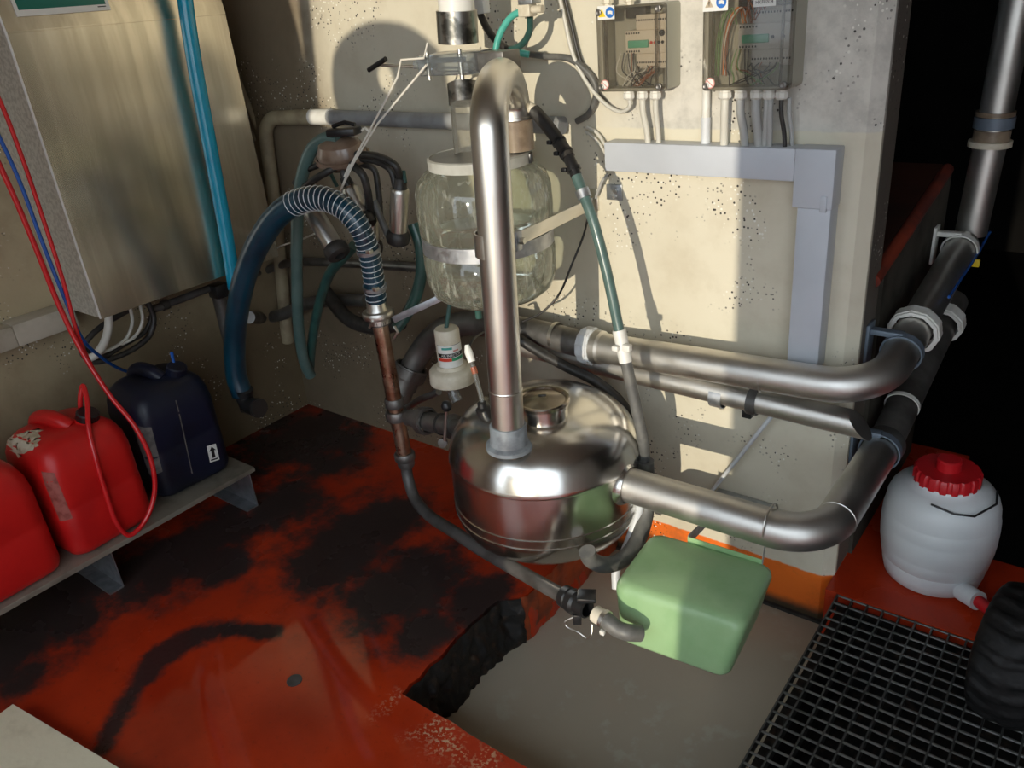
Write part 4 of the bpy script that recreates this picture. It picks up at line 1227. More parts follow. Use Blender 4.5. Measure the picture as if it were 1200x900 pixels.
    flat('prohibition_bar', [(-0.0075, 0.0055), (-0.0062, 0.0068), (0.0075, -0.0055), (0.0062, -0.0068)], px_, pz_, Y0 - 0.0024, M['pink_print'], s2)
    if second:
        s3 = flat('name_sticker', [(-0.024, -0.007), (0.024, -0.007), (0.024, 0.010), (-0.024, 0.010)], X(0.70), Z0 + 0.1745, Y0 - 0.0012, M['sign_white'], t)
        tp, tf = text_mesh('HKF02C4', 0.0095, None, None, None, None)
        MB().add([(X(0.70) + a, Y0 - 0.0022, Z0 + 0.176 + b) for a, b in tp], tf).build('lettering', M['black_print'], s3, recalc=False)
    return t
Z1B = 1.313
elbox('left clear-lidded electrical box with yellow triangle sticker, all in the sun', -1.132, -0.952, Z1B, 1.503, False)
elbox('right clear-lidded electrical box full of coloured wires, half in shade', -0.855, -0.655, Z1B, 1.535, True)

def gland(px, group, lab, z0=1.313, y=1.845, m='white_pl'):
    t = thing('cable_gland', lab, 'cable gland', (px, y, z0 - 0.022), group)
    MB().lathe([(0.013, -0.001), (0.013, -0.008), (0.0145, -0.009), (0.0145, -0.020), (0.011, -0.024), (0.007, -0.025)], (px, y, z0), (0, 0, 1), 8).build('gland_nut', M[m], t, sharp=20)
    MB().lathe([(0.010, 0.0), (0.010, -0.01)], (px, y, z0), (0, 0, 1), 16).build('gland_thread', M[m], t)
    return t
for k_, (px_, l_) in enumerate((((-1.124, 1.845, 1.509), 'left tan cable gland on top of the left electrical box'), ((-1.063, 1.845, 1.513), 'right tan cable gland on top of the left electrical box'))):
    t_ = thing('cable_gland', l_, 'cable gland', (px_[0], 1.845, 1.503), 'cable glands on top of the left box')
    MB().lathe([(0.011, -0.001), (0.011, 0.006), (0.0155, 0.007), (0.0155, 0.018), (0.011, 0.024), (0.006, 0.025)], (px_[0], 1.845, 1.503), (0, 0, 1), 8).build('gland_nut', M['cream_pl'], t_, sharp=20)
TZ = 1.182
def drop(px, r, m, lab, bx=0.0, z0=1.290, y=1.845, grp='cables dropping from the boxes into the trunking'):
    pts = [(px, y, z0), (px + bx * 0.1, y, z0 - 0.03), (px + bx * 0.7, y + 0.006, z0 - 0.075), (px + bx, y + 0.008, TZ - 0.01)]
    o = MB().tube(catmull(pts, 8), r, 12).build('cable', M[m])
    return tag(o, lab, 'cable', grp)
gl = [(-1.071, 1.845, 1.296), (-1.033, 1.845, 1.296), (-0.997, 1.845, 1.296), (-0.817, 1.845, 1.291), (-0.780, 1.845, 1.291), (-0.743, 1.845, 1.291), (-0.714, 1.845, 1.291), (-0.685, 1.845, 1.295)]
names = ['leftmost cable gland under the left electrical box', 'middle cable gland under the left electrical box', 'right cable gland under the left electrical box',
         'first cable gland from the left under the right box', 'second cable gland from the left under the right box', 'third cable gland from the left under the right box',
         'fourth cable gland from the left under the right box', 'smallest cable gland with the black cable under the right box']
for p, l_ in zip(gl, names):
    gland(p[0], 'cable glands under the boxes', l_)
drop(gl[1][0], 0.0075, 'cable_white', 'left of the two off-white cables under the left box', 0.010)
drop(gl[2][0], 0.0065, 'cable_white', 'right of the two off-white cables under the left box', 0.004)
drop(gl[3][0], 0.0095, 'cable_white', 'straight off-white cable leftmost under the right box', -0.004)
drop(gl[4][0], 0.0095, 'cable_grey', 'grey cable bending right, second under the right box', 0.012)
drop(gl[5][0], 0.0105, 'cable_grey', 'thick grey cable in the middle under the right box', 0.008)
drop(gl[6][0] - 0.004, 0.0065, 'cable_grey', 'left of the thin paired grey cables under the right box', -0.004)
drop(gl[6][0] + 0.005, 0.0065, 'cable_grey', 'right of the thin paired grey cables under the right box', -0.001)
drop(gl[7][0], 0.0050, 'black_rub', 'thin black cable rightmost under the right box', 0.012)
drop(gl[7][0] + 0.012, 0.0050, 'cable_grey', 'thin grey cable beside the black one under the right box', 0.010, y=1.862)

# grey L of cable trunking
tk = thing('cable_trunking', 'pale grey L-shaped cable trunking below the electrical boxes', 'trunking', (-0.85, BY, 0.66))
tx0, txs, tx1 = (-1.141, 1.830, 1.185)[0], -0.642, -0.552
tz1, tz0 = 1.185, 1.112
MB().box(((tx0 + txs) / 2, (1.832 + BY) / 2, (tz0 + tz1) / 2), (txs - tx0, BY - 1.832, tz1 - tz0), 0.003).build('horizontal_cover', M['trunk'], tk)
MB().box(((txs + tx1) / 2 + 0.0005, (1.829 + BY) / 2, (1.055 + tz1) / 2), (tx1 - txs, BY - 1.829, tz1 - 1.055 + 0.002), 0.003).build('corner_cover', M['trunk'], tk)
MB().box(((-0.632 + tx1) / 2, (1.833 + BY) / 2, (0.655 + 1.054) / 2), (tx1 + 0.632 - 0.004, BY - 1.833, 1.054 - 0.655), 0.003).build('vertical_cover', M['trunk'], tk)
MB().box((tx1 - 0.018, 1.829, 1.066), (0.014, 0.006, 0.036), 0.001).build('joint_clip', M['trunk'], tk)
cd = thing('conduit_pipe', 'upright white conduit pipe between the two electrical boxes', 'conduit', (-0.890, 1.868, 1.199))
MB().tube([(-0.874, 1.866, 1.18), (-0.874, 1.866, 1.75)], 0.0095, 18).build('pipe', M['white_pl'], cd)
MB().tube([(-0.874, 1.866, 1.18), (-0.874, 1.866, 1.245)], 0.0112, 18).build('socket', M['grey_pl'], cd)

# cables left of the boxes
def cable(label, pts, r, m, group=None, name='cable', cat='cable', n=8, seg=12):
    o = MB().tube(catmull(pts, n), r, seg).build(name, M[m])
    return tag(o, label, cat, group)
G1 = 'loose cables left of the boxes'
cable('pale grey cable sweeping down and under the left box into its gland', [(-1.280, 1.860, 1.565), (-1.260, 1.860, 1.476), (-1.241, 1.862, 1.394), (-1.200, 1.864, 1.321), (-1.145, 1.864, 1.271), (-1.103, 1.860, 1.257), (-1.072, 1.850, 1.273), (-1.071, 1.845, 1.296)], 0.0052, 'cable_white', G1)
cable('thin dark cable hanging beside the pale one, left of the boxes', [(-1.273, 1.872, 1.564), (-1.248, 1.872, 1.464), (-1.227, 1.872, 1.383), (-1.185, 1.872, 1.309), (-1.150, 1.872, 1.274)], 0.0045, 'black_rub', G1)
cable('dark grey cable loop passing behind the left box edge', [(-1.420, 1.860, 1.407), (-1.327, 1.862, 1.395), (-1.253, 1.864, 1.386), (-1.206, 1.868, 1.354), (-1.183, 1.870, 1.320), (-1.189, 1.872, 1.278), (-1.215, 1.874, 1.245), (-1.251, 1.878, 1.229)], 0.0085, 'grey_rub', G1)
cable('pair of white cables entering the trunking end from below the loop, upper', [(-1.217, 1.874, 1.215), (-1.196, 1.874, 1.206), (-1.177, 1.872, 1.192), (-1.159, 1.866, 1.171)], 0.0045, 'cable_white', G1)
cable('pair of white cables entering the trunking end from below the loop, lower', [(-1.222, 1.876, 1.203), (-1.201, 1.876, 1.190), (-1.182, 1.874, 1.174), (-1.157, 1.866, 1.149)], 0.0045, 'cable_white', G1)
cable('thin grey cable leaving the trunking underside towards the junction plate', [(-1.150, 1.860, 1.097), (-1.168, 1.862, 1.078), (-1.183, 1.866, 1.053), (-1.199, 1.872, 1.027)], 0.004, 'cable_grey', G1)
cable('thin black cable drooping under the jar to the bracket', [(-1.215, 1.860, 0.986), (-1.209, 1.820, 0.937), (-1.227, 1.780, 0.861), (-1.256, 1.750, 0.779), (-1.298, 1.720, 0.729), (-1.356, 1.700, 0.698)], 0.0032, 'black_rub')
pl = thing('junction_plate', 'small square grey steel plate bolted to the wall below the trunking', 'plate', (-1.146, 1.885, 1.044))
MB().box((-1.145, 1.884, 1.044), (0.048, 0.006, 0.042), 0.001).build('plate', M['galv'], pl)
MB().lathe([(0.007, 0), (0.007, 0.006), (0.0, 0.006)], (-1.140, 1.880, 1.048), (0, -1, 0), 6).build('bolt', M['steel'], pl)
MB().lathe([(0.004, 0), (0.004, 0.006), (0.0, 0.006)], (-1.143, 1.880, 1.032), (0, -1, 0), 6).build('bolt', M['steel'], pl)

# teal tubes and fittings at the top
tb = thing('tube_fitting', 'cream tee fitting at the top where teal tubes meet', 'fitting', (-1.287, 1.740, 1.515))
MB().box((-1.287, 1.740, 1.511), (0.036, 0.034, 0.028), 0.004).build('body', M['cream_pl'], tb)
MB().box((-1.279, 1.740, 1.539), (0.044, 0.04, 0.03), 0.004).build('grey_head', M['galv'], tb)
MB().tube([(-1.264, 1.730, 1.512), (-1.234, 1.730, 1.512)], 0.009, 10).build('nozzle', M['cream_pl'], tb)
G2 = 'teal tubes at the tee fitting'
cable('bright teal tube curving from the tee down behind the U bend', [(-1.299, 1.735, 1.510), (-1.328, 1.730, 1.501), (-1.354, 1.725, 1.477), (-1.369, 1.720, 1.453), (-1.380, 1.715, 1.420)], 0.0085, 'teal_tube', G2, 'tube', 'tube')
cable('teal and black tube dropping from the tee and turning left', [(-1.288, 1.750, 1.495), (-1.298, 1.760, 1.468), (-1.324, 1.770, 1.441), (-1.361, 1.780, 1.425), (-1.383, 1.780, 1.422)], 0.0085, 'dteal', G2, 'tube', 'tube')
cable('dark tube running from the fitting at the top edge down to the teal ends', [(-1.481, 1.800, 1.563), (-1.487, 1.800, 1.519), (-1.461, 1.790, 1.477), (-1.431, 1.790, 1.443), (-1.389, 1.790, 1.417), (-1.375, 1.800, 1.409)], 0.0095, 'black_rub', G2, 'tube', 'tube')
cable('short teal tube end poking right under the dark tube', [(-1.377, 1.790, 1.418), (-1.356, 1.790, 1.412), (-1.336, 1.800, 1.406)], 0.0088, 'teal_tube', G2, 'tube', 'tube')
gf = MB().box((-1.469, 1.790, 1.533), (0.030, 0.03, 0.045), 0.004).build('hose_connector', M['grey_pl'])
tag(gf, 'small grey hose connector at the top edge right of the white pipe', 'connector')

# grey pipe along the wall behind the jar, with white socket and painted bend
gp = thing('grey_wall_pipe', 'grey plastic pipe along the wall behind the cluster with a white socket and painted bend', 'pipe', (-2.001, 1.850, 1.229))
g0, g1 = Vector((-2.237, 1.855, 1.233)), Vector((-1.281, 1.855, 1.221))
MB().tube([g0, g1], 0.0235, 22).build('pipe', M['grey_pipe'], gp)
MB().tube([Vector((-2.317, 1.855, 1.232)), Vector((-2.220, 1.855, 1.233))], 0.0265, 22).build('socket', M['white_pl'], gp)
MB().tube(fillet([Vector((-2.299, 1.855, 1.232)), Vector((-2.591, 1.855, 1.226)), Vector((-2.637, 1.855, 0.905)), Vector((-2.754, 1.855, 0.315))], 0.09, 10), 0.0255, 22).build('painted_bend', M['painted_pipe'], gp)
wc = cable('bundle of painted cables running down the corner by the cabinet', [(-2.700, 1.846, 1.455), (-2.700, 1.861, 1.353), (-2.700, 1.890, 1.213), (-2.700, 1.911, 1.116), (-2.700, 1.905, 0.972), (-2.700, 1.882, 0.826)], 0.011, 'painted_pipe', 'corner cables')
wc = cable('thinner painted cable down the corner behind the cabinet edge', [(-2.720, 1.827, 1.415), (-2.720, 1.840, 1.305), (-2.720, 1.872, 1.179), (-2.720, 1.913, 1.096), (-2.720, 1.896, 0.973), (-2.720, 1.865, 0.829)], 0.008, 'painted_pipe', 'corner cables')

ts = MB().box((-0.561, 1.884, 0.873), (0.010, 0.006, 0.052), 0.002).build('dark_mark', M['black_rub'])  # added black piece standing in for a dark smear on the wall
tag(ts, 'small black mark on the wall beside the upright trunking', 'strip')

# ================================================================== hoses
cable('thick teal milk hose looping down from the claw, left strand', [(-1.883, 1.590, 1.215), (-1.929, 1.585, 1.219), (-1.985, 1.575, 1.195), (-2.028, 1.565, 1.145), (-2.077, 1.560, 1.058), (-2.116, 1.550, 0.936), (-2.173, 1.550, 0.757), (-2.234, 1.560, 0.575), (-2.272, 1.580, 0.429), (-2.281, 1.600, 0.367)], 0.0195, 'teal', 'teal hoses of the cluster', 'milk_hose', 'hose', 8, 18)
cable('dark teal hose rising behind to the tilted teat cup, right strand', [(-2.311, 1.620, 0.366), (-2.282, 1.620, 0.444), (-2.214, 1.615, 0.574), (-2.122, 1.600, 0.703), (-2.037, 1.590, 0.798), (-1.953, 1.580, 0.856), (-1.902, 1.590, 0.897)], 0.0165, 'dteal', 'teal hoses of the cluster', 'milk_hose', 'hose', 8, 18)
cable('dark teal hose hanging left of the glass jar', [(-1.704, 1.660, 0.966), (-1.687, 1.660, 0.908), (-1.695, 1.660, 0.827), (-1.723, 1.650, 0.745), (-1.757, 1.630, 0.682), (-1.785, 1.600, 0.639)], 0.0185, 'dteal', 'teal hoses of the cluster', 'milk_hose', 'hose', 8, 18)
lh = thing('vacuum_hose', 'long grey green hose from the U bend down past the tank right side', 'hose', (-0.964, 1.620, 0.645))
HP = [(-1.302, 1.710, 1.301), (-1.264, 1.700, 1.286), (-1.218, 1.690, 1.252), (-1.175, 1.680, 1.213), (-1.132, 1.660, 1.174), (-1.096, 1.645, 1.117), (-1.054, 1.630, 1.040), (-1.016, 1.620, 0.925), (-0.981, 1.610, 0.788), (-0.952, 1.600, 0.680), (-0.927, 1.600, 0.564), (-0.909, 1.600, 0.468), (-0.909, 1.605, 0.392)]
cv = catmull(HP, 8)
k1 = 8 * 4 + 4
MB().tube(cv[:10], 0.0135, 16).build('cream_end', M['cream_pl'], lh)
MB().tube(cv[9:k1 - 4], 0.0165, 18).build('black_sleeve', M['black_rub'], lh)
MB().tube(cv[k1 - 6:k1 + 32], 0.0135, 18).build('teal_length', M['teal'], lh)
MB().tube(cv[k1 + 30:], 0.0150, 18).build('grey_length', M['grey_rub'], lh)
jb = MB().tube(cv[k1 - 12:k1 + 2], 0.0145, 12).build('barbed_joiner', M['black_pl'], lh)
for i in (k1 - 12, k1 - 7, k1 - 1):
    b_ = band(MB(), cv[i], cv[i + 1] - cv[i - 1], 0.0155, 0.008, 0.003).build('joiner_clip', M['black_pl'], jb)
    MB().box(cv[i] + Vector((-0.02, -0.012, 0)), (0.014, 0.010, 0.010), 0.002).build('clip_lug', M['black_pl'], jb)
i = 8 * 6 - 6
band(MB(), cv[i], cv[i + 1] - cv[i - 1], 0.0145, 0.022, 0.003).build('hose_tie', M['galv'], lh)
i = 8 * 8 + 3
hh = MB().tube(cv[i - 2:i + 5], 0.0175, 14).build('white_clamp', M['white_pl'], lh)
MB().box(cv[i + 1] + Vector((0.020, -0.012, 0.004)), (0.022, 0.018, 0.018), 0.003).build('clamp_tooth', M['white_pl'], hh)
MB().box(cv[i + 1] + Vector((-0.006, -0.024, 0.002)), (0.018, 0.012, 0.014), 0.003).build('clamp_tooth', M['white_pl'], hh)
MB().tube(catmull([(-0.903, 1.600, 0.418), (-0.902, 1.600, 0.338), (-0.894, 1.580, 0.271), (-0.885, 1.520, 0.223), (-0.885, 1.440, 0.212), (-0.902, 1.380, 0.227), (-0.918, 1.340, 0.266), (-0.920, 1.330, 0.296)], 8), 0.0215, 18).build('lower_loop', M['grey_rub'], lh)
bh = cable('black hose running from the riser over behind the tank and down its right side', [(-1.403, 1.720, 0.634), (-1.338, 1.730, 0.601), (-1.250, 1.740, 0.565), (-1.144, 1.755, 0.526), (-1.067, 1.765, 0.466), (-1.022, 1.770, 0.377), (-0.994, 1.760, 0.276), (-0.959, 1.720, 0.192)], 0.0155, 'black_rub', None, 'rubber_hose', 'hose', 8, 16)
dp = MB().tube(catmull([(-0.894, 1.560, 0.350), (-0.906, 1.560, 0.278), (-0.920, 1.520, 0.187), (-0.932, 1.480, 0.128), (-0.922, 1.460, 0.083)], 8), 0.012, 14).build('drain_tube', M['grey_pl'])
tag(dp, 'thin pale tube dropping behind the green box from the tank', 'tube')

# steel rod and angle bracket low on the wall
rod = MB().tube([(-0.665, 1.850, 0.495), (-0.843, 1.870, 0.179)], 0.006, 10).build('brace_rod', M['grey_pl'])
tag(rod, 'thin steel brace rod slanting down the wall from the lower pipe', 'rod')
ab = thing('angle_bracket', 'grey steel angle bracket bolted low on the wall behind the outlet pipe', 'bracket', (-0.739, 1.880, 0.167))
b0, b1 = Vector((-0.823, 1.884, 0.172)), Vector((-0.659, 1.884, 0.187))
MB().box((b0 + b1) / 2 + Vector((0, 0, -0.01)), ((b1 - b0).length, 0.006, 0.05), 0.001).build('plate', M['galv'], ab)
MB().box((b0 + b1) / 2 + Vector((0, -0.022, 0.014)), ((b1 - b0).length, 0.044, 0.005), 0.001).build('flange', M['galv'], ab)
for q_ in ((-0.799, 1.878, 0.180), (-0.696, 1.878, 0.183)):
    MB().lathe([(0.009, 0), (0.009, 0.006), (0.004, 0.007), (0.004, 0.012), (0.0, 0.012)], q_, (0, -1, 0), 6).build('bolt', M['steel'], ab)

# ================================================================== green box
GA = math.radians(5)
gc = Vector((-0.668, 1.402, 0.0))
gx, gy = Vector((math.cos(GA), math.sin(GA), 0)), Vector((-math.sin(GA), math.cos(GA), 0))
gb = thing('green_box', 'light green box-shaped cover under the outlet pipe, half in the sun', 'cover', gc + Vector((0, 0, 0.15)))
rings = []
def grg(w, d, z, r, sh=0.0, tl=0.0):
    return [gc + gx * a + gy * (b + sh) + Vector((0, 0, z + tl * b)) for a, b in rrect(w, d, r, 6)]
W_, D_ = 0.318, 0.238
rings = [grg(W_ - 0.070, D_ - 0.02, 0.132, 0.03, -0.012), grg(W_ - 0.052, D_ + 0.010, 0.140, 0.03, -0.016), grg(W_ - 0.048, D_ + 0.016, 0.150, 0.03, -0.018), grg(W_ - 0.022, D_ + 0.004, 0.215, 0.03, -0.008), grg(W_ - 0.004, D_, 0.258, 0.03, 0),
         grg(W_ - 0.006, D_ - 0.006, 0.270, 0.03, 0), grg(W_ - 0.022, D_ - 0.022, 0.281, 0.03, 0), grg(W_ - 0.05, D_ - 0.05, 0.286, 0.03, 0), grg(0.06, 0.05, 0.289, 0.02, 0)]
MB().loft(rings).build('shell', M['green_box'], gb, sharp=70)
gbr = thing('sheet_bracket', 'bent sheet metal bracket holding the back of the green box to the wall', 'bracket', (-0.664, 1.560, 0.261))
e0, e1 = Vector((-0.736, 1.508, 0.291)), Vector((-0.549, 1.518, 0.289))
f0, f1 = Vector((-0.809, 1.884, 0.146)), Vector((-0.667, 1.884, 0.163))
f0.z = min(f0.z, 0.30)
f1.z = min(f1.z, 0.30)
def sheet(mb, a, b, h):
    a, b = Vector(a), Vector(b)
    nrm = (b - a).cross(Vector((0, 0, 1))).normalized() * 0.002
    mb.prism([(0, 0), ((b - a).length, 0), ((b - a).length, h), (0, h)], a, (b - a).normalized(), (0, 0, 1), nrm)
    return mb
sheet(MB(), e0 + Vector((0, 0, -0.030)), e1 + Vector((0, 0, -0.030)), 0.036).build('front_lip', M['green_box'], gbr, sharp=20)
sheet(MB(), e0 + Vector((0, 0, -0.02)), f0 + Vector((0, 0, -0.02)), 0.03).build('left_flange', M['galv'], gbr, sharp=20)
sheet(MB(), e1 + Vector((0, 0, -0.02)), f1 + Vector((0, 0, -0.02)), 0.03).build('right_flange', M['galv'], gbr, sharp=20)
for q_ in (e0.lerp(e1, 0.07), e0.lerp(e1, 0.84)):
    MB().lathe([(0.005, -0.001), (0.005, 0.004), (0, 0.004)], q_ + Vector((0, -0.003, -0.018)), (0.2, -1, 0), 8).build('bolt', M['steel'], gbr)

# ================================================================== grating over the right of the pit
gr = thing('floor_grating', 'black steel floor grating over the right side of the pit', 'grating', (-0.45, 1.83, -0.03))
GX0, GX1, GY0, GY1 = -0.450, 0.62, 0.70, 1.838
mb = MB()
nxb = 27
sxp = (GX1 - GX0) / nxb
for i in range(nxb + 1):
    mb.box((GX0 + sxp * i, (GY0 + GY1) / 2, -0.016), (0.0042, GY1 - GY0, 0.030))
mb.build('bearing_bars', M['grate'], gr, sharp=30)
mb = MB()
nyb = 34
syp = (GY1 - GY0) / nyb
for i in range(nyb + 1):
    y_ = GY0 + syp * i
    mb.tube([(GX0, y_, -0.005), (GX1, y_, -0.005)], 0.0032, 8)
mb.build('cross_bars', M['grate_rung'], gr, sharp=30)

# wheel standing on the grating
wh = thing('wheel', 'black rubber wheel standing on the grating at the right edge', 'wheel', (0.02, 1.60, 0.0))
wc_ = Vector((-0.022, 1.66, 0.153))
wax = Vector((0.985, -0.12, 0.03))
prof = [(0.075, -0.050), (0.095, -0.062), (0.125, -0.066), (0.142, -0.056), (0.150, -0.035), (0.153, 0.0), (0.150, 0.035), (0.142, 0.056), (0.125, 0.066), (0.095, 0.062), (0.075, 0.050)]
def lug(a, h):
    return 1.0 + (0.035 if math.sin(22 * a + (9 * h / 0.06 if h > 0 else -9 * h / 0.06) * 0.35) > 0.1 else 0.0) * (1 if abs(h) > 0.012 else 0.4)
prof = [(0.075, -0.050), (0.095, -0.062), (0.118, -0.066), (0.134, -0.062), (0.142, -0.054), (0.146, -0.044), (0.149, -0.034), (0.1505, -0.024), (0.152, -0.014), (0.1525, -0.005), (0.1525, 0.005), (0.152, 0.014), (0.1505, 0.024), (0.149, 0.034), (0.146, 0.044), (0.142, 0.054), (0.134, 0.062), (0.118, 0.066), (0.095, 0.062), (0.075, 0.050)]
MB().lathe(prof, wc_, wax, 220, lambda a, h: lug(a, h) if abs(h) < 0.058 else 1.0).build('tyre', M['tyre'], wh, sharp=70)
MB().lathe([(0.0, -0.03), (0.078, -0.028), (0.080, -0.052), (0.072, -0.05), (0.072, 0.05), (0.080, 0.052), (0.078, 0.028), (0.0, 0.03)], wc_, wax, 48).build('rim', M['dark_pipe'], wh)

# ================================================================== white barrel
BX, BYY = -0.268, 2.065
ba = thing('plastic_barrel', 'white plastic barrel with red screw cap standing on the red floor', 'barrel', (BX, BYY, 0))
prof = [(0.0, 0.004), (0.110, 0.0), (0.121, 0.006), (0.127, 0.03), (0.1315, 0.058), (0.1305, 0.062), (0.134, 0.066), (0.139, 0.10), (0.1385, 0.104), (0.1405, 0.108), (0.143, 0.14), (0.1435, 0.165), (0.1425, 0.170), (0.1435, 0.175), (0.142, 0.205), (0.1400, 0.208), (0.1400, 0.212), (0.137, 0.240), (0.130, 0.262), (0.118, 0.279), (0.100, 0.290), (0.084, 0.296), (0.080, 0.305), (0.0, 0.306)]
MB().lathe(prof, (BX, BYY, 0), seg=72).build('body', M['barrel'], ba, sharp=50)
def knurl(a, h):
    return 1.0 + (0.045 if math.sin(18 * a) > -0.2 else 0.0)
cp = MB().lathe([(0.070, 0.296), (0.078, 0.298), (0.078, 0.330), (0.073, 0.337), (0.0, 0.335)], (BX, BYY, 0), seg=144, wob=knurl).build('screw_cap', M['cap_red'], ba)
MB().lathe([(0.030, 0.335), (0.030, 0.362), (0.026, 0.366), (0.0, 0.366)], (BX, BYY, 0), seg=24).build('bung', M['cap_red'], cp)
MB().tube([(BX - 0.01, BYY - 0.114, 0.287), (BX + 0.045, BYY - 0.118, 0.279), (BX + 0.088, BYY - 0.100, 0.276), (BX + 0.124, BYY - 0.030, 0.284), (BX + 0.115, BYY + 0.03, 0.286)], 0.0028, 8).build('wire_handle', M['black_pl'], ba)
MB().tube([(BX + 0.09, BYY - 0.09, 0.035), (BX + 0.135, BYY - 0.125, 0.045)], 0.026, 18).build('spigot_boss', M['barrel'], ba)
tap = MB().tube([(BX + 0.13, BYY - 0.122, 0.045), (BX + 0.19, BYY - 0.165, 0.045)], 0.016, 16).build('tap', M['cap_red'], ba)
MB().box((BX + 0.20, BYY - 0.16, 0.065), (0.022, 0.022, 0.06), 0.004).build('tap_lever', M['cap_red'], tap)

# ================================================================== shelf with jerrycans
sh = thing('low_shelf', 'low grimy steel shelf bench under the cabinet carrying the jerrycans', 'shelf', (-2.43, 0.75, 0.0))
SZ0 = 0.150
MB().box((-2.44, 0.62, SZ0 - 0.004), (0.335, 1.33, 0.008), 0.002).build('top', M['shelf'], sh)
MB().box((-2.274, 0.62, SZ0 - 0.010), (0.004, 1.33, 0.012)).build('front_lip', M['shelf'], sh)
for y_ in (1.262, 0.755, 0.05):
    lg = MB()
    lg.box((-2.44, y_, 0.072), (0.33, 0.004, 0.140))
    lg.box((-2.44, y_ - 0.022, 0.003), (0.33, 0.045, 0.006))
    lg.build('leg_plate', M['galv'], sh, sharp=30)

def jerry(name, label, c, w, d, h, m, cap, group, rz=0.0, capoff=(0.03, 0.02), handle=True):
    """w across (along Y), d deep (along X)"""
    R = Matrix.Rotation(rz, 3, 'Z')
    c = Vector(c)
    t = thing(name, label, 'jerrycan', c, group)
    rings = []
    spec = [(0.0, -0.05, 0.03), (0.012, -0.012, 0.045), (0.03, 0.0, 0.05), (h * 0.40, 0.0, 0.05), (h * 0.42, -0.004, 0.05), (h * 0.44, 0.0, 0.05), (h * 0.68, 0.0, 0.05), (h * 0.78, -0.010, 0.05), (h * 0.86, -0.034, 0.05), (h * 0.91, -0.075, 0.045), (h * 0.93, -0.13, 0.03)]
    for z, s, r in spec:
        rings.append([c + R @ Vector((a, b, z)) for a, b in rrect(d + s, w + s, r, 6)])
    body = MB().loft(rings).build('body', m, t, sharp=60)
    # bridge handle from the shoulder at the back to the neck
    hp = [(-d * 0.44, -w * 0.05, h * 0.80), (-d * 0.34, -w * 0.05, h * 0.92), (-d * 0.18, -w * 0.03, h * 0.965), (d * 0.02, 0.0, h * 0.96), (d * 0.15, w * 0.06, h * 0.90)]
    mbh = MB()
    pth = catmull([c + R @ Vector(p) for p in hp], 6)
    mbh.tube(pth, 0.024, 14)
    mbh.build('handle', m, t, sharp=70)
    cpos = c + R @ Vector((d * 0.19, w * 0.20, h * 0.862))
    nd = (R @ Vector((0.35, 0.15, 1.0))).normalized()
    cpos = cpos + nd * 0.022
    MB().lathe([(0.034, -0.02), (0.034, 0.012)], cpos, nd, 24).build('neck', m, t)
    MB().lathe([(0.029, 0.006), (0.0315, 0.008), (0.0315, 0.030), (0.028, 0.034), (0.0, 0.033)], cpos, nd, 72, lambda a, hh: 1.0 + 0.03 * (1 if math.sin(20 * a) > 0 else 0)).build('cap', cap, t)
    return t, cpos, nd
GJ = 'jerrycans on the low shelf'
j1, c1, n1 = jerry('jerrycan', 'red jerrycan at the left edge of the photo, nearest on the shelf', (-2.425, 0.505, SZ0), 0.26, 0.28, 0.40, M['red_can'], M['black_pl'], GJ, 0.05)
j2, c2, n2 = jerry('jerrycan', 'red jerrycan with torn paper label and red tube in its cap, middle of the shelf', (-2.43, 0.795, SZ0), 0.27, 0.28, 0.40, M['red_can'], M['black_pl'], GJ, 0.06)
j3, c3, n3 = jerry('jerrycan', 'dark blue jerrycan at the far end of the shelf', (-2.47, 1.125, SZ0), 0.27, 0.26, 0.41, M['blue_can'], M['blue_can'], GJ, -0.05)
from mathutils.bvhtree import BVHTree
def sticker(name, t, q, m, label=None, n=8, off=0.0010, jagged=0.0, poly=None):
    """thin patch lying on the body of can t; q = four corners (top-left, top-right, bottom-right, bottom-left)"""
    body = [c for c in t.children if c.name.startswith('body')][0]
    org = ORIG[t.name]
    bvh = BVHTree.FromPolygons([v.co + org for v in body.data.vertices], [tuple(p.vertices) for p in body.data.polygons])
    A, B, C_, D = [Vector(p) for p in q]
    def at(u, v):
        p = A * (1 - u) * (1 - v) + B * u * (1 - v) + C_ * u * v + D * (1 - u) * v
        h = bvh.find_nearest(p)
        return h[0] + h[1] * off
    mb = MB()
    if poly:
        vs = [at(u, v) for u, v in poly]
        mb.add(vs, [tuple(range(len(vs)))])
    else:
        vs = []
        for i in range(n + 1):
            for k in range(n + 1):
                u, v = i / n, k / n
                if jagged:
                    du = jagged * mnoise.noise(Vector((u * 7, v * 7, 1.5)))
                    dv = jagged * mnoise.noise(Vector((u * 7, v * 7, 8.5)))
                    u, v = u + du, v + dv
                vs.append(at(u, v))
        mb.add(vs, [(i * (n + 1) + k, (i + 1) * (n + 1) + k, (i + 1) * (n + 1) + k + 1, i * (n + 1) + k + 1) for i in range(n) for k in range(n)])
    o = mb.build(name, m, t, sharp=180)
    if label:
        o['label'] = label
    return o
sticker('torn_label', j2, [(-2.54, 0.672, 0.50), (-2.445, 0.750, 0.523), (-2.352, 0.699, 0.509), (-2.44, 0.664, 0.475)], M['paper'], 'torn remains of a pale paper label', 10, 0.0012, 0.22)
sticker('side_label', j2, [(-2.318, 0.672, 0.456), (-2.296, 0.697, 0.446), (-2.292, 0.697, 0.292), (-2.315, 0.670, 0.288)], M['pale_red'], 'faded pinkish side label')
sticker('side_label', j3, [(-2.40, 0.990, 0.436), (-2.347, 1.020, 0.420), (-2.351, 1.012, 0.258), (-2.392, 0.986, 0.246)], M['grey_paper'], 'dull grey side label')
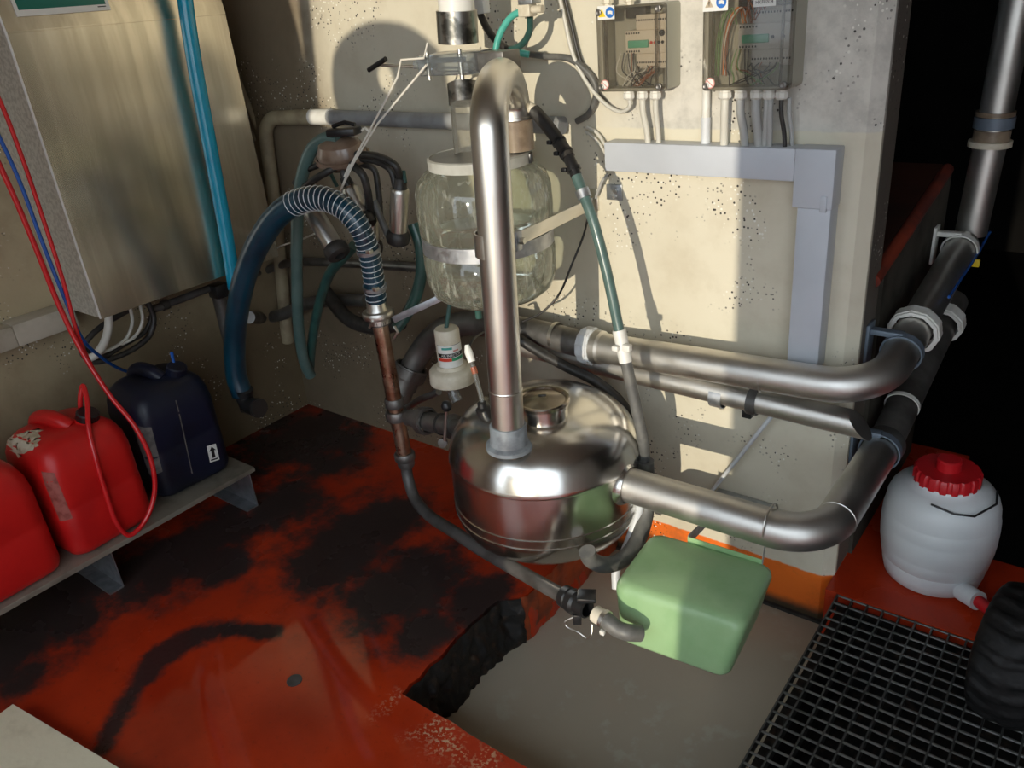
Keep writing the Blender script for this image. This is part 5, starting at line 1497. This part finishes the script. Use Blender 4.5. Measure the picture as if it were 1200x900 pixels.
st_ = sticker('transport_sticker', j3, [(-2.338, 1.172, 0.274), (-2.337, 1.205, 0.268), (-2.337, 1.203, 0.206), (-2.338, 1.168, 0.212)], M['sign_white'], 'small white sticker with up arrow')
q_ = [(-2.338, 1.172, 0.274), (-2.337, 1.205, 0.268), (-2.337, 1.203, 0.206), (-2.338, 1.168, 0.212)]
sticker('arrow_print', j3, q_, M['black_print'], None, 1, 0.0018, 0, [(0.5, 0.10), (0.86, 0.36), (0.66, 0.36), (0.66, 0.78), (0.34, 0.78), (0.34, 0.36), (0.14, 0.36)])
sticker('arrow_print', j3, q_, M['black_print'], None, 1, 0.0018, 0, [(0.12, 0.84), (0.88, 0.84), (0.88, 0.92), (0.12, 0.92)])
sticker('pale_line', j3, [(-2.345, 1.118, 0.47), (-2.345, 1.1215, 0.47), (-2.341, 1.101, 0.205), (-2.341, 1.098, 0.205)], M['grey_paper'], 'thin pale line down the front', 8, 0.0006)  # thin pale line laid down the front of the can

# ================================================================== stainless cabinet on the left wall
CX = -2.50
CY0, CY1 = 1.042, 1.722
cab = thing('steel_cabinet', 'big brushed stainless steel cabinet with a green sign on the left wall', 'cabinet', (LX, 1.38, 0.755))
CZ0, CZB = 0.757, 1.575
mb = MB()
mb.prism([(LX + 0.001, CZ0), (CX, CZ0), (CX, CZB), (CX - 0.075, 1.95), (LX + 0.001, 1.97)], (0, CY0, 0), (1, 0, 0), (0, 0, 1), (0, CY1 - CY0, 0))
mb.build('body', M['cab_steel'], cab, sharp=4)
mb = MB()
mb.prism([(CX - 0.002, CZ0 - 0.002), (CX + 0.0055, CZ0 - 0.002), (CX + 0.0055, CZB - 0.004), (CX - 0.002, CZB - 0.004)], (0, CY0 - 0.002, 0), (1, 0, 0), (0, 0, 1), (0, CY1 - CY0 + 0.004, 0))
mb.build('front_panel', M['cab_steel'], cab, sharp=20)
mb = MB()
mb.prism([(CX - 0.010, CZB - 0.004), (CX + 0.006, CZB - 0.002), (CX + 0.006, CZB + 0.002), (CX - 0.074, 1.956), (CX - 0.082, 1.952)], (0, CY0 - 0.003, 0), (1, 0, 0), (0, 0, 1), (0, CY1 - CY0 + 0.006, 0))
mb.build('hood', M['cab_steel'], cab, sharp=10)
sd = Vector((-0.075, 0, 0.375)).normalized()
sn = Vector((0.375, 0, 0.075)).normalized()
q0, q1 = Vector((-2.497, 1.081, 1.605)), Vector((-2.497, 1.346, 1.597))
so = Vector((CX + 0.006, (q0.y + q1.y) / 2, CZB + 0.002)) + sd * 0.034 + sn * 0.001
sw = q1.y - q0.y
sg = MB().prism([(-sw / 2, 0), (sw / 2, 0), (sw / 2, 0.34), (-sw / 2, 0.34)], so, (0, 1, 0), sd, sn * 0.002).build('sign_border', M['sign_white'], cab, sharp=20)
MB().prism([(-sw / 2 + 0.010, 0.016), (sw / 2 - 0.010, 0.016), (sw / 2 - 0.010, 0.33), (-sw / 2 + 0.010, 0.33)], so + sn * 0.0022, (0, 1, 0), sd, sn * 0.0006).build('sign_face', M['green_sign'], sg, sharp=20)
MB().prism([(sw / 2 - 0.036, 0.009), (sw / 2 - 0.012, 0.009), (sw / 2 - 0.012, 0.0115), (sw / 2 - 0.036, 0.0115)], so + sn * 0.0022, (0, 1, 0), sd, sn * 0.0006).build('small_print', M['black_print'], sg, sharp=20)

mb = MB()
mb.prism([(LX + 0.002, CZ0 + 0.002), (CX + 0.004, CZ0 + 0.002), (CX + 0.004, CZB), (CX - 0.070, 1.945), (LX + 0.002, 1.96)], (0, CY0 - 0.0045, 0), (1, 0, 0), (0, 0, 1), (0, 0.003, 0))
mb.build('side_panel', M['cab_side'], cab, sharp=20)
MB().tube([(CX + 0.0035, CY0 - 0.0035, CZ0), (CX + 0.0035, CY0 - 0.0035, CZB), (CX - 0.072, CY0 - 0.0035, 1.95)], 0.0035, 8).build('edge_bead', M['sign_white'], cab)
bp = thing('blue_pipe', 'bright blue pipe running down in front of the steel cabinet', 'pipe', (-2.460, 1.493, 0.721))
MB().tube(catmull([(-2.440, 1.572, 1.713), (-2.440, 1.556, 1.620), (-2.440, 1.536, 1.440), (-2.445, 1.528, 1.275), (-2.450, 1.518, 1.072), (-2.455, 1.508, 0.886), (-2.460, 1.494, 0.711)], 8), 0.0235, 22).build('pipe', M['blue_pipe'], bp)
gd = thing('drain_pipe', 'grey drain pipe dropping from a black socket under the cabinet corner', 'pipe', (-2.640, 1.550, 0.634))
MB().box((-2.640, 1.537, 0.665), (0.06, 0.055, 0.052), 0.006).build('socket', M['black_pl'], gd)
MB().tube([(-2.660, 1.544, 0.643), (-2.700, 1.559, 0.141)], 0.026, 18).build('pipe', M['shadow_steel'], gd)
hp_ = thing('conduit_pipe', 'brown grey conduit with black coupling running under the cabinet', 'conduit', (-2.680, 1.417, 0.667))
MB().tube([(-2.660, 1.276, 0.674), (-2.660, 1.524, 0.677)], 0.0135, 16).build('pipe', M['dark_pipe'], hp_)
MB().tube([(-2.660, 1.322, 0.675), (-2.660, 1.345, 0.675)], 0.018, 16).build('coupling', M['black_rub'], hp_)

cable('dusty grey pipe bending along the corner low behind the blue hose', [(-2.680, 1.658, 0.507)] + [(-2.784, 1.800, 0.438), (-2.689, 1.820, 0.462), (-2.544, 1.840, 0.522), (-2.377, 1.845, 0.560), (-2.190, 1.845, 0.588)], 0.024, 'shadow_steel', None, 'corner_pipe', 'pipe', 8, 18)
cable('thick black hose sagging behind the ribbed hose towards the clamp', [(-2.367, 1.800, 0.617), (-2.297, 1.780, 0.580), (-2.226, 1.760, 0.552), (-2.142, 1.740, 0.544), (-2.011, 1.730, 0.554), (-1.900, 1.730, 0.592)], 0.026, 'black_rub', None, 'rubber_hose', 'hose', 8, 18)
cable('thin grey pipe along the corner behind the teat cups', [(-2.680, 1.695, 0.670)] + [(-2.778, 1.830, 0.629), (-2.612, 1.850, 0.679), (-2.314, 1.860, 0.712), (-1.998, 1.860, 0.737), (-1.647, 1.860, 0.763)], 0.016, 'shadow_steel', None, 'corner_pipe', 'pipe', 8, 14)
cable('thin light wire strung from the corner pipe to the tilted teat cup', [(-2.646, 1.800, 0.735), (-2.500, 1.750, 0.788), (-2.323, 1.700, 0.840), (-2.099, 1.600, 0.913)], 0.003, 'cable_white')

# coiled cables under the cabinet
GC = 'coiled cables under the steel cabinet'
cable('black cable coil hanging under the cabinet', [(-2.620, 1.256, 0.724), (-2.620, 1.261, 0.660), (-2.620, 1.232, 0.608), (-2.620, 1.167, 0.582), (-2.620, 1.086, 0.577), (-2.620, 1.020, 0.592), (-2.620, 1.000, 0.636), (-2.620, 1.041, 0.674), (-2.620, 1.114, 0.701), (-2.620, 1.184, 0.713)], 0.0095, 'black_rub', GC, 'cable_coil')
cable('second black cable coil under the cabinet, slightly smaller', [(-2.640, 1.248, 0.724), (-2.640, 1.272, 0.678), (-2.640, 1.228, 0.618), (-2.640, 1.154, 0.602), (-2.640, 1.059, 0.590), (-2.640, 1.025, 0.647), (-2.640, 1.084, 0.685), (-2.640, 1.160, 0.699)], 0.008, 'black_rub', GC, 'cable_coil')
cable('thick off-white cable dropping from the cabinet corner into the coil', [(-2.570, 1.099, 0.745), (-2.570, 1.083, 0.697), (-2.580, 1.059, 0.651), (-2.590, 1.026, 0.620), (-2.600, 1.006, 0.614)], 0.013, 'cable_white', GC)
cable('thin off-white cable looping through the coil, left one', [(-2.600, 1.185, 0.733), (-2.600, 1.176, 0.676), (-2.600, 1.142, 0.633), (-2.600, 1.088, 0.617), (-2.600, 1.024, 0.618)], 0.0055, 'cable_white', GC)
cable('thin off-white cable looping through the coil, right one', [(-2.600, 1.220, 0.727), (-2.600, 1.211, 0.669), (-2.600, 1.171, 0.628), (-2.600, 1.118, 0.618)], 0.0055, 'cable_white', GC)

lt = thing('wall_trunking', 'dusty cream cable trunking ledge on the left wall below the cabinet', 'trunking', (LX, 0.6, 0.70))
MB().box((-2.715, 0.51, 0.735), (0.08, 0.68, 0.068), 0.003).build('left_length', M['wood_cream'], lt)
MB().box((-2.714, 0.9465, 0.7365), (0.082, 0.19, 0.070), 0.003).build('right_length', M['wood_cream'], lt)

# red and blue tubes
cable('thin red tube from the upper left, looping down the middle red can into its cap',
      [(-2.440, 0.845, 2.099), (-2.440, 0.856, 1.771), (-2.440, 0.871, 1.443), (-2.440, 0.890, 1.257), (-2.440, 0.899, 1.156), (-2.440, 0.907, 1.009), (-2.440, 0.914, 0.847), (-2.420, 0.923, 0.712), (-2.360, 0.935, 0.572), (-2.290, 0.948, 0.473), (-2.265, 0.952, 0.357), (-2.262, 0.929, 0.252), (-2.264, 0.876, 0.180), (-2.266, 0.820, 0.160), (-2.270, 0.799, 0.210), (-2.278, 0.801, 0.321), (-2.290, 0.813, 0.453), (-2.320, 0.834, 0.521), (-2.360, 0.869, 0.580), (-2.390, 0.883, 0.617), (-2.400, 0.865, 0.572), (-2.410, 0.853, 0.487)], 0.0075, 'red_tube', None, 'tube', 'tube', 10)
cable('second red tube beside the blue one at the far left edge', [(-2.400, 0.855, 2.152), (-2.400, 0.880, 1.871), (-2.400, 0.905, 1.579), (-2.420, 0.937, 1.417), (-2.430, 0.947, 1.279), (-2.440, 0.951, 1.102), (-2.440, 0.947, 0.915), (-2.440, 0.936, 0.745), (-2.430, 0.941, 0.646), (-2.380, 0.937, 0.578)], 0.006, 'red_tube', None, 'tube', 'tube', 10)
cable('thin blue tube from the upper left edge running down to the blue can', [(-2.400, 0.843, 2.121), (-2.400, 0.855, 1.802), (-2.400, 0.874, 1.493), (-2.420, 0.906, 1.327), (-2.430, 0.921, 1.205), (-2.440, 0.928, 1.035), (-2.450, 0.939, 0.864), (-2.460, 0.952, 0.732), (-2.520, 1.011, 0.634), (-2.600, 1.089, 0.542), (-2.660, 1.176, 0.466)], 0.0055, 'blue_tube', None, 'tube', 'tube', 10)

cable('short blue tube stub standing in the neck of the dark blue jerrycan', [(-2.440, 1.199, 0.589), (-2.420, 1.185, 0.552), (-2.410, 1.173, 0.491)], 0.0055, 'blue_tube', None, 'tube', 'tube')

# pale slab in the near left corner
s0_ = Vector((-2.011, 0.327, 0.050)); s1v = Vector((-1.586, 0.383, 0.050)); s2v = Vector((-2.013, 0.297, 0.050))
u_ = (s1v - s0_).normalized()
v_ = Vector((u_.y, -u_.x, 0))
if v_.dot(s2v - s0_) < 0:
    v_ = -v_
mb = MB()
mb.prism([(0, 0), (0.95, 0), (0.95, 0.5), (0, 0.5)], s0_ - Vector((0, 0, 0.05)), u_, v_, (0, 0, 0.05))
sl = mb.build('floor_slab', M['slab'], sharp=20)
tag(sl, 'pale worn concrete slab lying on the red floor at the near left corner', 'slab')
bl = MB().lathe([(0.020, 0.0), (0.020, 0.003), (0.017, 0.004), (0.0, 0.004)], (-1.498, 0.802, 0.000), (0, 0, 1), 28).build('floor_plug', M['dark_pipe'])
tag(bl, 'small dark round plug set in the red floor near the pit', 'plug')
